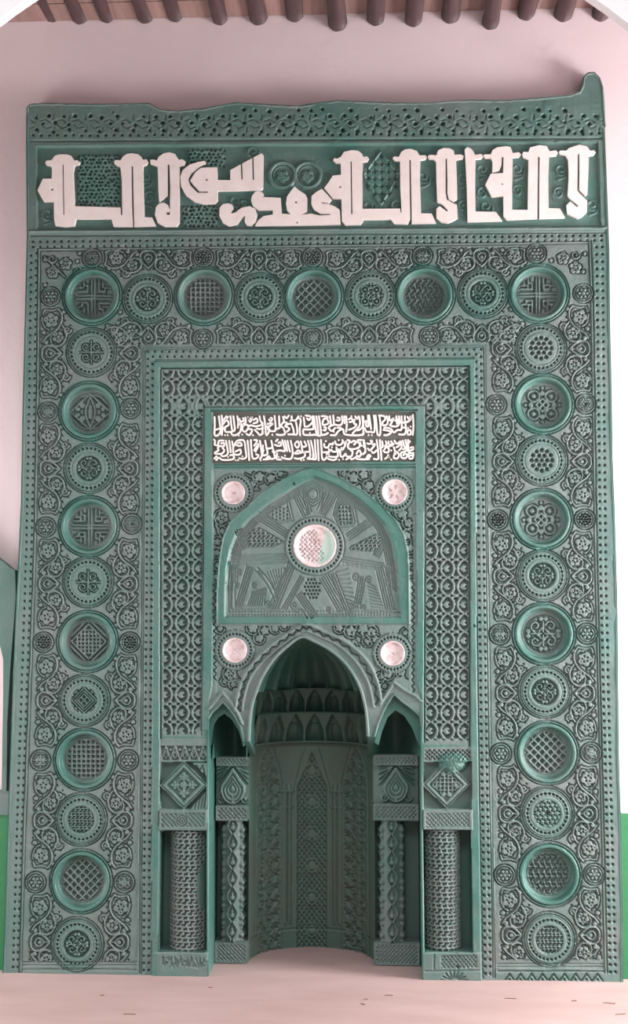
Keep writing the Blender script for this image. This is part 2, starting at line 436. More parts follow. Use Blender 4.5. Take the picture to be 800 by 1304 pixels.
OUT_L = [(34, 137), (33.5, 180), (34.5, 300), (32.5, 380), (29, 520), (27, 640), (23, 725), (21, 760), (17, 850), (14, 940), (10, 1050), (7, 1150), (3.5, 1244)]
OUT_R = [(768, 122), (770, 160), (773, 240), (776, 320), (777, 420), (779, 500), (780, 580), (783, 660), (786, 760), (787, 860), (788, 960), (791, 1060), (793, 1160), (793.5, 1254)]
TOP = [(38, 133), (60, 131.5), (120, 133), (190, 131.5), (203, 139), (225, 141.5), (262, 138), (300, 130.5), (340, 133), (380, 135), (408, 130.5), (430, 128), (500, 131), (545, 131), (600, 127), (640, 128), (690, 124.5), (726, 121), (739, 117), (743, 108), (744, 98), (749, 92.5), (757, 92), (763, 98), (767, 110)]
FACE = OUT_L[::-1]+TOP+OUT_R
OPEN = [(265, 1260), (265, 1000), (265, 915), (270, 907), (277, 901), (284, 894), (292, 902), (300, 913), (307, 926), (311, 944), (317, 944),
        (318.5, 915), (321, 898), (325, 885), (334, 862), (349, 839), (367, 822), (384, 811), (400, 816.5), (418, 826), (434, 838.5), (448, 855),
        (459, 876), (465, 898), (467.5, 915), (469, 938), (477, 938), (482, 920), (488, 906), (494, 895), (502, 884), (512, 893), (523, 901), (534, 910), (536, 925), (537, 1060), (539, 1260)]
LW = [(203.5, 1058), (264, 1058), (264, 1212), (201.5, 1212)]        # windows that hold the outer columns
RW = [(539, 1056), (600, 1056), (603, 1212), (541, 1212)]

reg_frame = region(FACE, 'outer_frame', 0.55)
# bands, outermost first
TOPB = [(34, 178), (30, 60), (790, 60), (772, 178)]
k = region([(34, 178), (20, 60), (800, 60), (771, 176)], 'pierced_frieze', 0.45)
LAB[~cv.polymask(FACE, True)] = 0
region([(46, 185), (762, 180), (766, 289), (47, 293)], 'kufic_panel', 0.25)
VINE_OUT = [(51, 319), (750, 309), (752, 400), (757, 700), (762, 900), (770, 1234), (28.5, 1234), (33, 1060), (40, 880), (46.5, 700), (50, 500)]
VINE_IN = [(181, 441), (619.5, 438), (622, 600), (624, 800), (626, 950), (632.5, 1260), (176, 1260), (177, 1000), (178, 780), (179.5, 600)]
region([(47, 315), (754, 305), (757, 400), (761, 700), (766, 900), (775, 1240), (23, 1240), (28, 1060), (35.5, 880), (42, 700), (46, 500)], 'line_border', 0.7)
k_v = region(VINE_OUT, 'vine_scroll_border', 0.78)
Mv = ground(VINE_OUT, -1.3)
region(VINE_IN, 'beaded_frame', 0.62); ground(VINE_IN, 0.0)
MOULD = [(194.5, 459), (606, 455), (607, 600), (609, 800), (611, 950), (615, 1260), (192, 1260), (193, 1000), (194, 700)]
region(MOULD, 'frame_moulding', 0.22)
LATT = [(205, 469), (597, 466), (598, 700), (598, 948), (540, 948), (541, 700), (540, 598), (540, 517), (262, 519), (259, 700), (256, 800), (254, 938), (206, 938), (205.5, 700)]
region(LATT, 'lattice_panel', 0.72)
region([(207.5, 472), (268, 472), (268, 519), (259, 519), (259, 938), (207, 938)], 'lattice_panel', 0.72)
LAB[LAB == len(parts)] = len(parts)-1
region([(271, 525), (529, 524), (529, 588), (270, 590)], 'inscription_bed', 0.6, None, M_TEXTBED)
CENTRE = [(270, 598), (528, 597), (531, 760), (531, 870), (537, 888), (537, 950), (265, 950), (266, 895), (272, 860), (272, 700)]
region(CENTRE, 'spandrel_panel', 0.7)
RIM_O = [(277, 794), (277, 755), (279, 725), (280.5, 709), (284.6, 686), (293, 666), (311, 649), (335, 627.5), (361, 611), (385, 600), (400, 597), (412, 600), (437, 611), (465, 627), (484.5, 644), (504, 663), (514, 681), (519.5, 705), (521, 745), (521, 794)]
RIM_I = [(288, 785), (288, 755), (289.5, 725), (294, 699), (302.5, 678), (319, 660), (341, 642), (371, 623), (388, 613), (400, 608.5), (412, 612), (429, 619), (453.6, 634), (473, 650), (489, 668), (499, 689), (505, 722), (508, 755), (509, 786)]
region(RIM_O, 'arch_rim', 0.12)
region(RIM_I, 'tympanum', 0.75)

# ---- top frieze: pierced interlace
MF = cv.polymask([(36, 178), (36, 140), (200, 148), (300, 140), (768, 130), (768, 176)])
for j, y in enumerate((140, 148, 157, 166)):
    off = 0 if j % 2 else 9
    x = 46+off
    while x < 762:
        q = rng.rand(); yy = y+rng.uniform(-1.5, 1.5)
        if y > 145 or 280 < x < 730:
            if q < 0.85: cv.disc(x+rng.uniform(-2, 2), yy, rng.uniform(1.5, 2.7), -6.5, 0.0, 0.9)
        x += 17 if j != 3 else 20.5
for k in range(36):
    x = 48+k*20.4
    for a in (0, 1, 2, 3, 4, 5):
        t = a*math.pi/3+0.3
        cv.line([(x+5*math.cos(t), 157+5*math.sin(t)), (x+11*math.cos(t+.2), 157+11*math.sin(t+.2))], 1.2, -1.8, 0.0, 0.8)
x = 42
while x < 765:
    cv.disc(x, 172+rng.uniform(-.6, .6)-(x-42)*0.003, 1.7, -4.5, 0, .8); x += 10.3
cv.H[cv.polymask([(30, 180), (800, 176), (800, 190), (30, 193)])] += 0.0
cv.line([(38, 179.5), (768, 176)], 2.2, -2.2, 0.0, 1.0)
cv.line([(38, 295), (772, 290)], 2.4, 2.0, 0.0, 1.5); cv.line([(38, 300), (774, 296)], 1.6, -2.0, 0, 1.0)
# ---- kufic ground
KP = [(46, 186), (762, 181), (766, 288), (47, 292)]
MK = ground(KP, -3.0)
def holes_in(x0, x1, y0, y1, st, r=1.4, d=-6.0, top=-3.0):
    j = 0; y = y0
    while y < y1:
        x = x0+(st/2 if j % 2 else 0)
        while x < x1: cv.disc(x+rng.uniform(-1.1, 1.1), y+rng.uniform(-1.1, 1.1), r*rng.uniform(.75, 1.2), d, top, .8); x += st
        y += st*.87; j += 1
for rect in ((100, 152, 197, 262), (233, 276, 262, 290), (240, 285, 190, 212)):
    cv.H[cv.polymask([(rect[0], rect[2]), (rect[1], rect[2]), (rect[1], rect[3]), (rect[0], rect[3])])] = -1.2
    holes_in(*rect[:2], *rect[2:], 5.6, 1.5, -5.5, -1.2)
for cx in (360, 392): 
    cv.ring(cx, 222, 17, 4.0, -0.4, -3, 1); cv.ring(cx, 222, 12.5, 1.2, -1.5, -3, .8); leaf(cv, cx, 224, 9, .3, 5, -1.2)
cv.line([(463, 222), (485, 192), (508, 222), (485, 260)], 2.0, -0.6, -3, .8, True)
for i in range(-2, 3):
    for j in range(-3, 4):
        if abs(i)*1.4+abs(j) < 4:
            x, y = 486+i*9, 226+j*9.5
            cv.line([(x-2.5, y), (x+2.5, y)], 1.3, -5.5, -3, .7); cv.line([(x, y-2.5), (x, y+2.5)], 1.3, -5.5, -3, .7)
for cx, cy, s in ((186, 225, 1), (190, 250, -1), (60, 272, 1), (78, 205, -1), (225, 205, 1), (300, 255, 1), (310, 262, -1), (540, 225, 1), (590, 225, 1), (590, 262, -1), (615, 215, 1), (615, 245, -1), (660, 215, 1), (660, 242, -1), (715, 215, 1), (712, 245, -1), (470, 262, 1), (505, 262, -1), (322, 192, 1), (345, 262, 1), (755, 260, 1), (620, 262, 1)):
    cv.line(spiral(cx, cy, 8, 2, s*1.0, 1.2*s), 1.5, -1.0, -3, .8); cv.line(smooth([(cx+8*s, cy), (cx+6*s, cy+9), (cx-4*s, cy+13)], 4), 1.5, -1, -3, .8)
cv.line([(46, 186), (762, 181), (766, 288), (47, 292)], 1.6, -1.0, -3, 1, True)
cv.H[~cv.polymask(KP) & cv.polymask([(44, 184), (764, 179), (768, 290), (45, 294)])] = 0.2

# ---- outer double bead rows and line grooves
def beads(p, q, step=9.0, r=1.5, d=-4.2):
    L = math.dist(p, q); n = int(L/step)
    for i in range(n+1):
        t = i/n; x, y = p[0]+(q[0]-p[0])*t, p[1]+(q[1]-p[1])*t
        cv.disc(x, y, r, d, 0.0, 0.9)
def beads_path(P, **k):
    for a, b in zip(P[:-1], P[1:]): beads(a, b, **k)
beads((42, 307.5), (766, 299.5)); beads((42, 314), (766, 305.5))
LO = [(39.5, 325), (37, 500), (33.5, 690), (28.5, 850), (23, 1010), (16.5, 1232)]
LI = [(46, 322), (43.5, 500), (40, 690), (35, 850), (29, 1010), (22, 1232)]
for P in (LO, LI): beads_path(P, r=1.35)
RO = [(767, 314), (769, 500), (771.5, 740), (775, 900), (784, 1238)]
RI = [(759.5, 314), (762, 500), (765, 740), (769, 900), (777.5, 1238)]
for P in (RO, RI): beads_path(P)
for off in (0, 3.2):
    cv.line([(48+off, 316+off*.9), (753-off, 306.5+off*.9), (756-off, 400), (760.5-off, 700), (765.5-off, 900), (773.5-off, 1239)], 1.5, -3.0, 0, .8)
    cv.line([(48+off, 316+off), (46+off, 500), (42.5+off, 700), (36+off, 880), (29+off, 1060), (24+off, 1239)], 1.5, -3.0, 0, .8)
# inner double bead rows
for off in (7.0, 13.5):
    a = off
    beads((181+a, 441+a-.5), (619.5-a, 438+a-.5), r=1.35)
    beads_path([(181+a, 450+a), (180+a, 700), (177.5+a, 1000), (176+a, 1236)], r=1.35)
    beads_path([(619.5-a, 447+a), (623-a, 700), (626.5-a, 950), (631.5-a, 1240)], r=1.5)
for off in (1.2, 3.8, 16.8):
    cv.line([(176.5+off, 1240), (177.5+off, 1000), (179.5+off, 700), (181+off, 441+off), (619.5-off, 438+off), (623-off, 700), (626.5-off, 950), (632-off, 1245)], 1.3, -2.4, 0, .8)
# raised smooth moulding
MO = cv.polymask([(196, 461), (605, 457), (607, 800), (613, 1250), (193, 1250), (194.5, 800)]) & ~cv.polymask([(204, 469), (598, 465), (599, 950), (601, 1250), (201, 1250), (203.5, 950)])
cv.H[MO] = 1.6
cv.line([(204.5, 940), (204.5, 469), (597.5, 466), (598.5, 950)], 1.6, -3.4, 0.0, .9)
MI = cv.polymask([(259, 519), (541, 516), (541.5, 760), (540.5, 930), (528, 930), (529, 597), (271, 597), (270, 930), (256, 930), (258, 700)]) & ~cv.polymask(CENTRE)
cv.H[MI] = 1.2
# ---- lattice of interlaced rings
ML = ground([(207.5, 472), (595.5, 469), (596.5, 700), (596.5, 943), (543, 943), (543.5, 700), (543, 598), (542, 514), (262, 516), (258, 519), (257.5, 700), (254.5, 935), (208, 935), (207.8, 700)], -5.8)
Hs = cv.H.copy()
def lattice(x0, x1, y0, y1, a, b, ox, oy):
    i0, i1 = int((x0-ox)/a)-1, int((x1-ox)/a)+2; j0, j1 = int((y0-oy)/b)-1, int((y1-oy)/b)+2
    for i in range(i0, i1):
        cx = ox+i*a
        if cx < x0-a*.6 or cx > x1+a*.6: continue
        for j in range(j0, j1):
            cy = oy+j*b
            if cy < y0-b*.6 or cy > y1+b*.6: continue
            for s in (-1, 1):
                cv.line([(cx+s*5.0, cy-b*.37), (cx+s*8.0, cy-b*.17), (cx+s*8.6, cy), (cx+s*8.0, cy+b*.17), (cx+s*5.0, cy+b*.37)], 3.6, 0.3, -5.8, 1.2)
                cv.line([(cx+s*5.0, cy-b*.37), (cx-s*5.0, cy-b*.63)], 2.8, -0.2, -5.8, 1.0)
                cv.line([(cx+s*5.0, cy+b*.37), (cx+s*(a-5.0), cy+b*.63)], 2.8, -0.5, -5.8, 1.0)
                cv.line([(cx+s*5.0, cy-b*.37), (cx+s*(a-5.0), cy-b*.63)], 2.8, -0.5, -5.8, 1.0)
            cv.disc(cx-0.9, cy, 4.7, -0.2, -5.8, 1.1); cv.line([(cx-8, cy), (cx-2, cy)], 2.6, -0.3, -5.8, .9); cv.disc(cx+2.2, cy, 1.5, -5.0, -.2, .8)
            cv.line([(cx+a/2-2.2, cy-2.2), (cx+a/2+2.2, cy+2.2)], 2.2, -0.6, -5.8, .9)
            cv.disc(cx+a/2, cy+b/2, 2.4, -0.4, -5.8, 1.0)
lattice(208, 257, 519, 938, 21.5, 23.0, 232, 494)
lattice(544, 597, 517, 946, 21.5, 23.0, 570, 494)
lattice(208, 597, 470, 516, 22.2, 23.0, 235, 494)
cv.H = np.where(ML, cv.H, Hs)
cv.line([(256.5, 937), (259, 700), (260, 519)], 1.5, -3.0, 0, .8); cv.line([(260, 518), (542, 516), (541.5, 700), (540.5, 945)], 1.5, -3.0, 0, .8)
# worn, gouged line across the lattice
cv.line([(305, 478), (296, 500), (286, 512), (282, 524)], 4.0, -0.8, -4.4, 2.0)
cv.line([(238, 486), (246, 494), (239, 502)], 3.0, 0.0, -4.4, 1.5)

# ---- vine scrolls
Hs = cv.H.copy(); cv.begin()
def cell(F, k=1.0, skipA=False, top_only=False, side=1):
    """F(lat, along) -> px; lat = distance from the centre line, along 0..146 between two large medallions"""
    for mir in ((0,) if top_only else (0, 1)):
        G = (lambda l, t: F(l, t)) if mir == 0 else (lambda l, t: F(l, 146-t))
        P = lambda pts, n=4: smooth([G(*p) for p in pts], n)
        if not (skipA and mir == 0):
            c = G(51.5, 31); leaf(cv, c[0], c[1], 10.0*k, rng.uniform(0, 6), 5)
            cv.line(P([(43, 16), (38.5, 23), (38, 32), (42, 41), (49, 47), (57, 53), (62, 60)]), 2.5, 0.1, GROUND, .8)
            cv.line(P([(60, 18), (62.5, 27), (60.5, 38), (54, 43.5)]), 2.2, -0.2, GROUND, .8)
            cv.line(P([(44, 17), (51, 18.5), (60, 17.5)]), 2.3, -0.4, GROUND, .8)
        c = G(41.5, 52.5); leaf(cv, c[0], c[1], 8.2*k, rng.uniform(0, 6), 5)
        cv.line(P([(37, 38), (32.5, 44), (31.5, 52), (35, 60), (42, 64), (50, 61.5)]), 2.5, 0.1, GROUND, .8)
        cv.line(P([(50, 62), (51.5, 55), (49, 49)]), 2.2, -0.2, GROUND, .8)
        # heart that closes on the mid line
        cv.line(P([(37.5, 73), (42.5, 68), (49, 63.5), (56, 63), (61, 67), (62, 73)]), 2.5, 0.1, GROUND, .8)
        cv.line(P([(45, 73), (49, 69), (54, 68.5), (57, 73)]), 2.3, -0.2, GROUND, .8)
        # small curl in the gap between large and middle medallion
        c = G(30.5, 43.5); cv.line(spiral(c[0], c[1], 5.2, 1.0, 1.0+side, 1.3), 2.4, 0, GROUND, .8)
        c = G(60.5, 46.5); cv.disc(c[0], c[1], 2.8, -.3, GROUND, .9)
        c = G(56.5, 59); cv.disc(c[0], c[1], 2.9, -.3, GROUND, .9)
        c = G(36, 20.5); cv.disc(c[0], c[1], 2.7, -.3, GROUND, .9)
    for q in ((63, 25), (63, 52), (34, 31), (62, 60), (30, 53), (27, 37), (37, 66), (46, 24), (57, 40), (44, 60)):
        for mm in ((0,) if top_only else (0, 1)):
            c = F(q[0], q[1] if mm == 0 else 146-q[1]); cv.disc(c[0], c[1], 1.1, -5.5, 0.0, 1.0)
    c = F(50.5, 73); cv.disc(c[0], c[1], 2.7, -.3, GROUND, .9)
    cv.line([F(40, 73), F(46, 73)], 1.8, -.3, GROUND, .8)
LB = [(117, 376), (113, 523), (113, 670), (111, 817), (107.5, 967.5), (103, 1123)]
RB = [(686, 373), (692, 514), (690, 661), (693, 807), (697, 959), (700, 1114)]
TB = [(117, 376), (260, 376), (399, 377), (541, 375), (686, 373)]
LS = [(116, 448), (113, 596), (112, 741), (107, 892), (103, 1044), (98, 1203)]
RS = [(689, 443), (690, 586), (691, 733), (694, 881), (697, 1036), (700, 1197)]
TS = [(187.5, 380), (331, 378), (472, 376), (615, 373)]
def lerp(a, b, t): return (a[0]+(b[0]-a[0])*t, a[1]+(b[1]-a[1])*t)
for col, sgn in ((LB, -1), (RB, 1)):
    C = col+[(col[-1][0]-4*(-sgn)*-1 if False else col[-1][0]+(-4 if sgn < 0 else 4), col[-1][1]+155)]
    for i in range(6):
        a, b = C[i], C[i+1]
        for s in (-1, 1):
            def F(l, t, a=a, b=b, s=s):
                p = lerp(a, b, t/146.0); return (p[0]+s*l*1.0, p[1])
            inner = (s == -sgn)
            cell(F, 1.0, skipA=(i == 0 and inner), top_only=False, side=s)
for i in range(4):
    a, b = TB[i], TB[i+1]
    for s in (-1, 1):
        def F(l, t, a=a, b=b, s=s):
            p = lerp(a, b, t/146.0); return (p[0], p[1]+s*l*(0.98 if s > 0 else 0.93)+(3 if s > 0 else 0))
        cell(F, .95, side=s)
for (x, y) in ((67, 346), (83, 335), (733, 340), (717, 328)): leaf(cv, x, y, 8.5, 1.0)
for (x, y) in ((98, 332), (57, 362), (101, 322), (57, 330), (743, 345), (702, 331), (745, 322)): cv.disc(x, y, 2.6, -.3, GROUND, .9)
for (x, y) in ((66, 329), (733, 324), (98, 345)): cv.line(spiral(x, y, 6, 1, 0, 1.2), 1.8, 0, GROUND, .8)
cv.line(smooth([(56, 326), (75, 345), (82, 352)], 4), 2, 0, GROUND, .8)
cv.flush(-1.0, -5.6, 1.15)
cv.H = np.where(Mv & ~cv.polymask([(178, 438), (622.5, 435), (625, 600), (628, 850), (635, 1260), (173, 1260), (175.5, 1000), (177.5, 700)]) & ~cv.polymask([(-10, 1225), (810, 1222), (810, 1300), (-10, 1300)]), cv.H, Hs)
# medallions
KB_L = ['fret', 'petal', 'fret2', 'diaweave', 'weave', 'lattice']; KB_R = ['fret2', 'arab', 'arab', 'curl', 'lattice', 'yfret']
KB_T = [None, 'weave', 'lattice', 'yfret', None]
KS_L = ['cross4', 'curl', 'cross4', 'diamond', 'yfret', 'curl']; KS_R = ['holes', 'holes', 'curl', 'curl', 'star', 'yfret']; KS_T = ['curl', 'curl', 'arab', 'curl']
meds = []
for P, K in ((LB, KB_L), (RB, KB_R), (TB, KB_T)):
    for p, kd in zip(P, K):
        if kd: meds.append((p, kd))
for p, kd in meds: big_med(cv, p[0], p[1], kd)
for P, K in ((LS, KS_L), (RS, KS_R), (TS, KS_T)):
    for p, kd in zip(P, K):
        mid_med(cv, p[0], p[1], kd, 33.5); disc_region(p[0], p[1], 33.5, 'beaded_roundel', dust=.5)
SM = []
for (x, y), a, b in zip(LB, (-53, -52.5, -55, -56, -56.5, -58), (0, 53, 54.5, 54, 55.5, 55)):
    SM.append((x+a, y+1)); 
    if b: SM.append((x+b, y+(-3 if y < 700 else 1)))
for (x, y), a, b in zip(RB, (0, -60, -56, -56.5, -59, -57), (57, 54, 55, 54.5, 56, 57)):
    if a: SM.append((x+a, y+1))
    SM.append((x+b, y))
SM += [(117, 328), (259, 327), (398, 327), (538, 325), (683, 322), (258, 431), (398, 430), (547, 428)]
KK = ['flower', 'cross4', 'holes', 'star', 'flower', 'arab']
for q, (x, y) in enumerate(SM):
    small_med(cv, x, y, KK[(q*5+q//3) % 6]); disc_region(x, y, 13.5, 'small_rosette', dust=.75)
mk = {}
for p, kd in meds:
    disc_region(p[0], p[1], 40.5, 'sunken_medallion', dust=.15)
    DU[cv.polymask([(p[0]+28*math.cos(a), p[1]+28*math.sin(a)) for a in np.linspace(0, 6.28, 40)])] = .7
for q in range(9):
    x = 642+q*14
    cv.line([(x, 1250), (x+7, 1240), (x+14, 1250)], 1.5, -3.2, 0, .8); cv.disc(x+7, 1247.5, 1.3, -3.2, 0, .8)
# bottom edge bands of the vine border
for yl, yr in ((1226, 1222), (1229.5, 1225.5), (1235, 1231)):
    cv.line([(28, yl), (174, yl)], 1.6, -3, 0, .8); cv.line([(634, yr+6), (770, yr+6)], 1.6, -3, 0, .8)

# ---- inscription bed
ground([(271, 525), (529, 524), (529, 588), (270, 590)], -2.4)
cv.line([(268, 523), (531, 522)], 1.4, -2.2, 0, .8)
for y in (592, 595.5): cv.line([(272, y), (528, y-1)], 1.2, -1.8, 0, .8)

# ---- spandrels
M0 = ground([(272, 600), (526, 599), (526, 740), (518, 740), (517, 705), (512, 682), (502, 664), (483, 646), (464, 630), (437, 614), (412, 602), (400, 599), (387, 602), (361, 614), (336, 630), (312, 652), (295, 668), (287, 688), (283, 710), (279, 790), (273, 790)], -1.0)
Hs = cv.H.copy(); cv.begin()
def scrolls(pts, k=1.0, g=-4.0):
    for (x, y, r, rot) in pts:
        leaf(cv, x, y, r*k, rot); cv.line(arc(x, y, r+1.8, rot*57, rot*57+250), 1.8, 0, g, .8)
scrolls([(330, 607, 6.5, 1), (345, 609, 6, 2), (320, 617, 5.5, 0), (357, 604, 4, 0), (283, 659, 8.5, .5), (277, 690, 5, 1), (283, 676, 4, 2), (276, 704, 4.5, 1), (277, 720, 4, 0), (275, 735, 4, 0), (276, 752, 4, 0), (275, 770, 4, 0),
         (450, 608, 7, 1), (463, 604, 6, 2), (470, 618, 6, .4), (438, 603, 4, 0), (477, 632, 4.5, 0), (512, 654, 7, 1), (520, 666, 6, 0), (518, 682, 5.5, 2), (522, 698, 5, 0), (523, 714, 4, 1), (505, 651, 4, 0), (523, 730, 3.5, 0)])
for P in ([(312, 603), (326, 612), (318, 622), (330, 623)], [(365, 603), (350, 601), (335, 600)], [(274, 660), (277, 672), (288, 684)], [(274, 668), (283, 690), (279, 700)], [(432, 601), (444, 612), (458, 614), (470, 626)], [(526, 672), (514, 676), (524, 690), (516, 700)]):
    cv.line(smooth(P, 4), 1.8, 0, -4, .8)
cv.flush(-1.0, -5.5, 1.3); cv.H = np.where(M0, cv.H, Hs)
# zigzag beads beside the tympanum
for x, y0, y1 in ((273.5, 745, 865), (526, 740, 880)):
    y = y0; s = 1
    while y < y1: cv.line([(x-1.8*s, y), (x+1.8*s, y+4)], 1.4, -3.8, 0, .7); y += 4.2; s = -s
# rim
MR = cv.polymask(RIM_O) & ~cv.polymask(RIM_I); cv.H[MR] = 2.2
def off(P, d): return [(x+(399-x)*d, y+(700-y)*d) for x, y in P]
cv.line(RIM_O, 1.8, 3.2, 0.5, 1.2); cv.line(off(RIM_I, -0.005), 1.6, -0.2, 2.0, .8)
# tympanum ground and engraving
cv.H[cv.polymask(RIM_I)] = -1.2
TB0 = -1.2
def eng(P, w=1.4, d=-3.3, sm=False): cv.line(smooth(P, 5) if sm else P, w, d, TB0, .8)
for d in (0.022, 0.045, 0.068, 0.095, 0.12): eng(off(RIM_I, d)[1:-1], 1.2)
def band(a, b, wd=3.2, n=3):
    wd, n = wd*.9, n+1
    L = math.dist(a, b); nx, ny = -(b[1]-a[1])/L, (b[0]-a[0])/L
    for k in range(n):
        o = (k-(n-1)/2)*wd; eng([(a[0]+nx*o, a[1]+ny*o), (b[0]+nx*o, b[1]+ny*o)], 1.3)
band((327, 656), (367, 681)); band((375, 626), (390, 656)); band((386, 623), (394, 652), 3, 2)
band((428, 624), (409, 655)); band((418, 620), (406, 650), 3, 2); band((471, 664), (442, 684), 3.2, 3)
band((295, 712), (364, 710), 3.4, 3); band((436, 714), (487, 722), 3.4, 3)
band((303, 675), (313, 698), 3, 3); band((489, 688), (478, 708), 3, 3)
# top hexagon
for r in (14, 10.5, 7): eng([(398+r*math.cos(a), 629+r*1.1*math.sin(a)) for a in np.linspace(math.pi/6, math.pi/6+2*math.pi, 7)], 1.2)
leaf(cv, 398, 629, 5, 0, 6, -.6)
# kite left-up and right-up
for kx in (1.0, .82): eng([(352+(x-352)*kx, 652+(y-652)*kx) for x, y in ((366, 630), (374, 662), (352, 667), (334, 654), (366, 630))], 1.2)
for kx in (1.0, .8, .62): eng([(437+(x-437)*kx, 654+(y-654)*kx) for x, y in ((430, 634), (452, 648), (456, 668), (432, 672), (424, 655), (430, 634))], 1.2)
for i in range(4):
    for j in range(5): cv.disc(432+i*4.3+j*.4, 646+j*5, 1.3, -4.8, TB0, .8)
for i in range(5):
    for j in range(4): cv.disc(347+i*4.6, 646+j*4.6+(i % 2)*2, 1.2, -4.2, TB0, .8)
# fret kites left and right
for P in ([(318, 676), (330, 672), (362, 690), (345, 696), (320, 697), (314, 686)], [(483, 678), (486, 690), (478, 702), (445, 700), (446, 696), (470, 684)]):
    M = cv.polymask(P); Hs = cv.H.copy(); cv.H[M] = -4.6
    xs = [p[0] for p in P]; ys = [p[1] for p in P]
    yfret(cv, min(xs)-3, max(xs)+3, min(ys)-3, max(ys)+3, 5.6, 1.9, TB0+.6, -4.6, 3.0)
    cv.H = np.where(M, cv.H, Hs); eng(P+[P[0]], 1.2)
# lower field: panels with volutes and hatching
eng([(294, 719), (368, 716), (352, 748), (341, 774)], 1.3); eng([(294, 719), (294, 776), (384, 776), (391, 787)], 1.3)
eng([(291, 716), (291, 780), (380, 780)], 1.2); eng([(299, 724), (299, 772), (344, 772)], 1.2)
band((318, 722), (303, 774), 3, 3); band((370, 722), (348, 776), 3.2, 3); band((384, 735), (361, 776), 3, 2); band((380, 756), (400, 785), 3, 3)
eng([(324, 726), (333, 735), (343, 750), (350, 768)], 1.5, sm=True); eng([(328, 723), (338, 733), (347, 748), (353, 764)], 1.5, sm=True)
for x, y, r in ((331, 729, 4.5), (324, 745, 4.5), (353, 752, 5), (341, 769, 5), (305, 728, 4), (302, 745, 3.5), (374, 771, 5.5)): eng(spiral(x, y, r, .8, 1, 1.4), 1.3)
for i in range(9): eng([(340+i*3.6, 728-i*.8), (349+i*1.8, 748-i*2.2)], 1.1)
for i in range(8): eng([(321+i*2.5, 754-i*.8), (315+i*3, 771)], 1.1)
band((412, 734), (436, 776), 3.4, 4); band((424, 730), (443, 780), 3.2, 2); band((461, 735), (454, 774), 3, 3)
band((484, 722), (497, 776), 3.2, 4); eng([(440, 718), (482, 724)], 1.3); eng([(510, 780), (402, 783)], 1.2); eng([(505, 776), (440, 778)], 1.2)
for x, y, r in ((453, 734, 5.5), (469, 737, 5), (447, 771, 4.5), (463, 774, 4.5), (496, 722, 5), (493, 736, 4), (497, 754, 3.5), (418, 776, 4)): eng(spiral(x, y, r, .8, 1, 1.4), 1.3)
for i in range(9): eng([(427+i*2.0, 728+i*5), (442+i*1.5, 724+i*6.2)], 1.1)
for i in range(8): eng([(467+i*.6, 742+i*4.4), (478+i*1.6, 748+i*3.8)], 1.1)
for i in range(5):
    for j in range(6):
        if abs(i-2)*1.3+abs(j-2.5) < 4.2: cv.disc(388+i*4.2+(j % 2)*2.1, 738+j*4.6, 1.35, -4.8, TB0, .8)
for yy in (778.5, 783): 
    x = 296
    while x < 500: cv.disc(x, yy, .9, -3.2, TB0, .8); x += 4
# central boss setting
cv.disc(401, 695, 38.5, TB0+1.2, TB0-3, .8); cv.ring(401, 695, 38, 1.2, -3, TB0+1, .8)
for k in range(42):
    a = 2*math.pi*k/42; cv.disc(401+32.8*math.cos(a), 695+32.8*math.sin(a), 1.35, -4.5, TB0+1.2, .8)
# ---- lower spandrels with the pointed arch
LOW = [(277, 797), (520, 796), (520, 866), (503, 862), (485, 890), (478, 884), (300, 884), (284, 876), (276, 888), (275, 800)]
M1 = ground(LOW, -1.0); Hs = cv.H.copy(); cv.begin()
scrolls([(322, 800, 6.5, 1), (337, 803, 6, 2), (350, 800, 5, 1), (330, 813, 5.5, 0), (362, 797, 4, 0), (294, 858, 8.5, .5), (286, 868, 3.5, 0), (304, 868, 4, 0), (316, 820, 3.5, 0), (280, 801, 4, 0), (297, 872, 4, 2),
         (447, 804, 7, 1), (462, 802, 7, .4), (473, 805, 6, 2), (432, 800, 5, 0), (478, 814, 5, 1), (468, 817, 5, 0), (494, 858, 6.5, 0), (511, 856, 5.5, 1), (485, 862, 4, 0), (516, 806, 4, 0), (490, 874, 4, 0), (514, 866, 3, 0)])
holes_in(448, 478, 806, 826, 5, 1.2, -4, -.4)
cv.flush(-1.0, -5.5, 1.2); cv.H = np.where(M1, cv.H, Hs)
cv.line([(277, 796.5), (520, 795.5)], 2.0, 0, -4, .8)
ARO = [(300, 905), (303, 885), (311, 862), (328, 838), (350, 818), (372, 804), (391, 795.5), (415, 806), (441, 818), (466, 840), (480, 866), (486, 893)]
ARM = [(308.5, 905), (311, 888), (318, 865), (333, 844), (354, 826), (375, 810), (388, 803.5), (408, 811), (432, 823), (455, 845), (470, 872), (476, 900)]
Mb = cv.polymask(ARO); cv.H[Mb] = -0.5
cv.line(smooth(ARO, 4), 3.0, 3.0, -.5, 1.4); cv.line(smooth(ARM, 4), 2.2, 2.0, -.5, 1.2)
A1 = smooth([( (a[0]+b[0])/2, (a[1]+b[1])/2) for a, b in zip(ARO, ARM)], 8)
s = 1
for i in range(0, len(A1)-2, 2):
    p, q = A1[i], A1[i+2]; L = math.dist(p, q)+1e-6; nx, ny = -(q[1]-p[1])/L, (q[0]-p[0])/L
    cv.line([(p[0]+nx*2.2*s, p[1]+ny*2.2*s), (q[0]-nx*2.2*s, q[1]-ny*2.2*s)], 1.6, -3.8, -.5, .8); s = -s
cv.line([(p[0]*.5+q[0]*.5, p[1]*.5+q[1]*.5) for p, q in zip(ARM[1:-1], OPEN[11:11+0]+ARM[1:-1])], 1.4, -1.5, 1.0, .8) if False else None
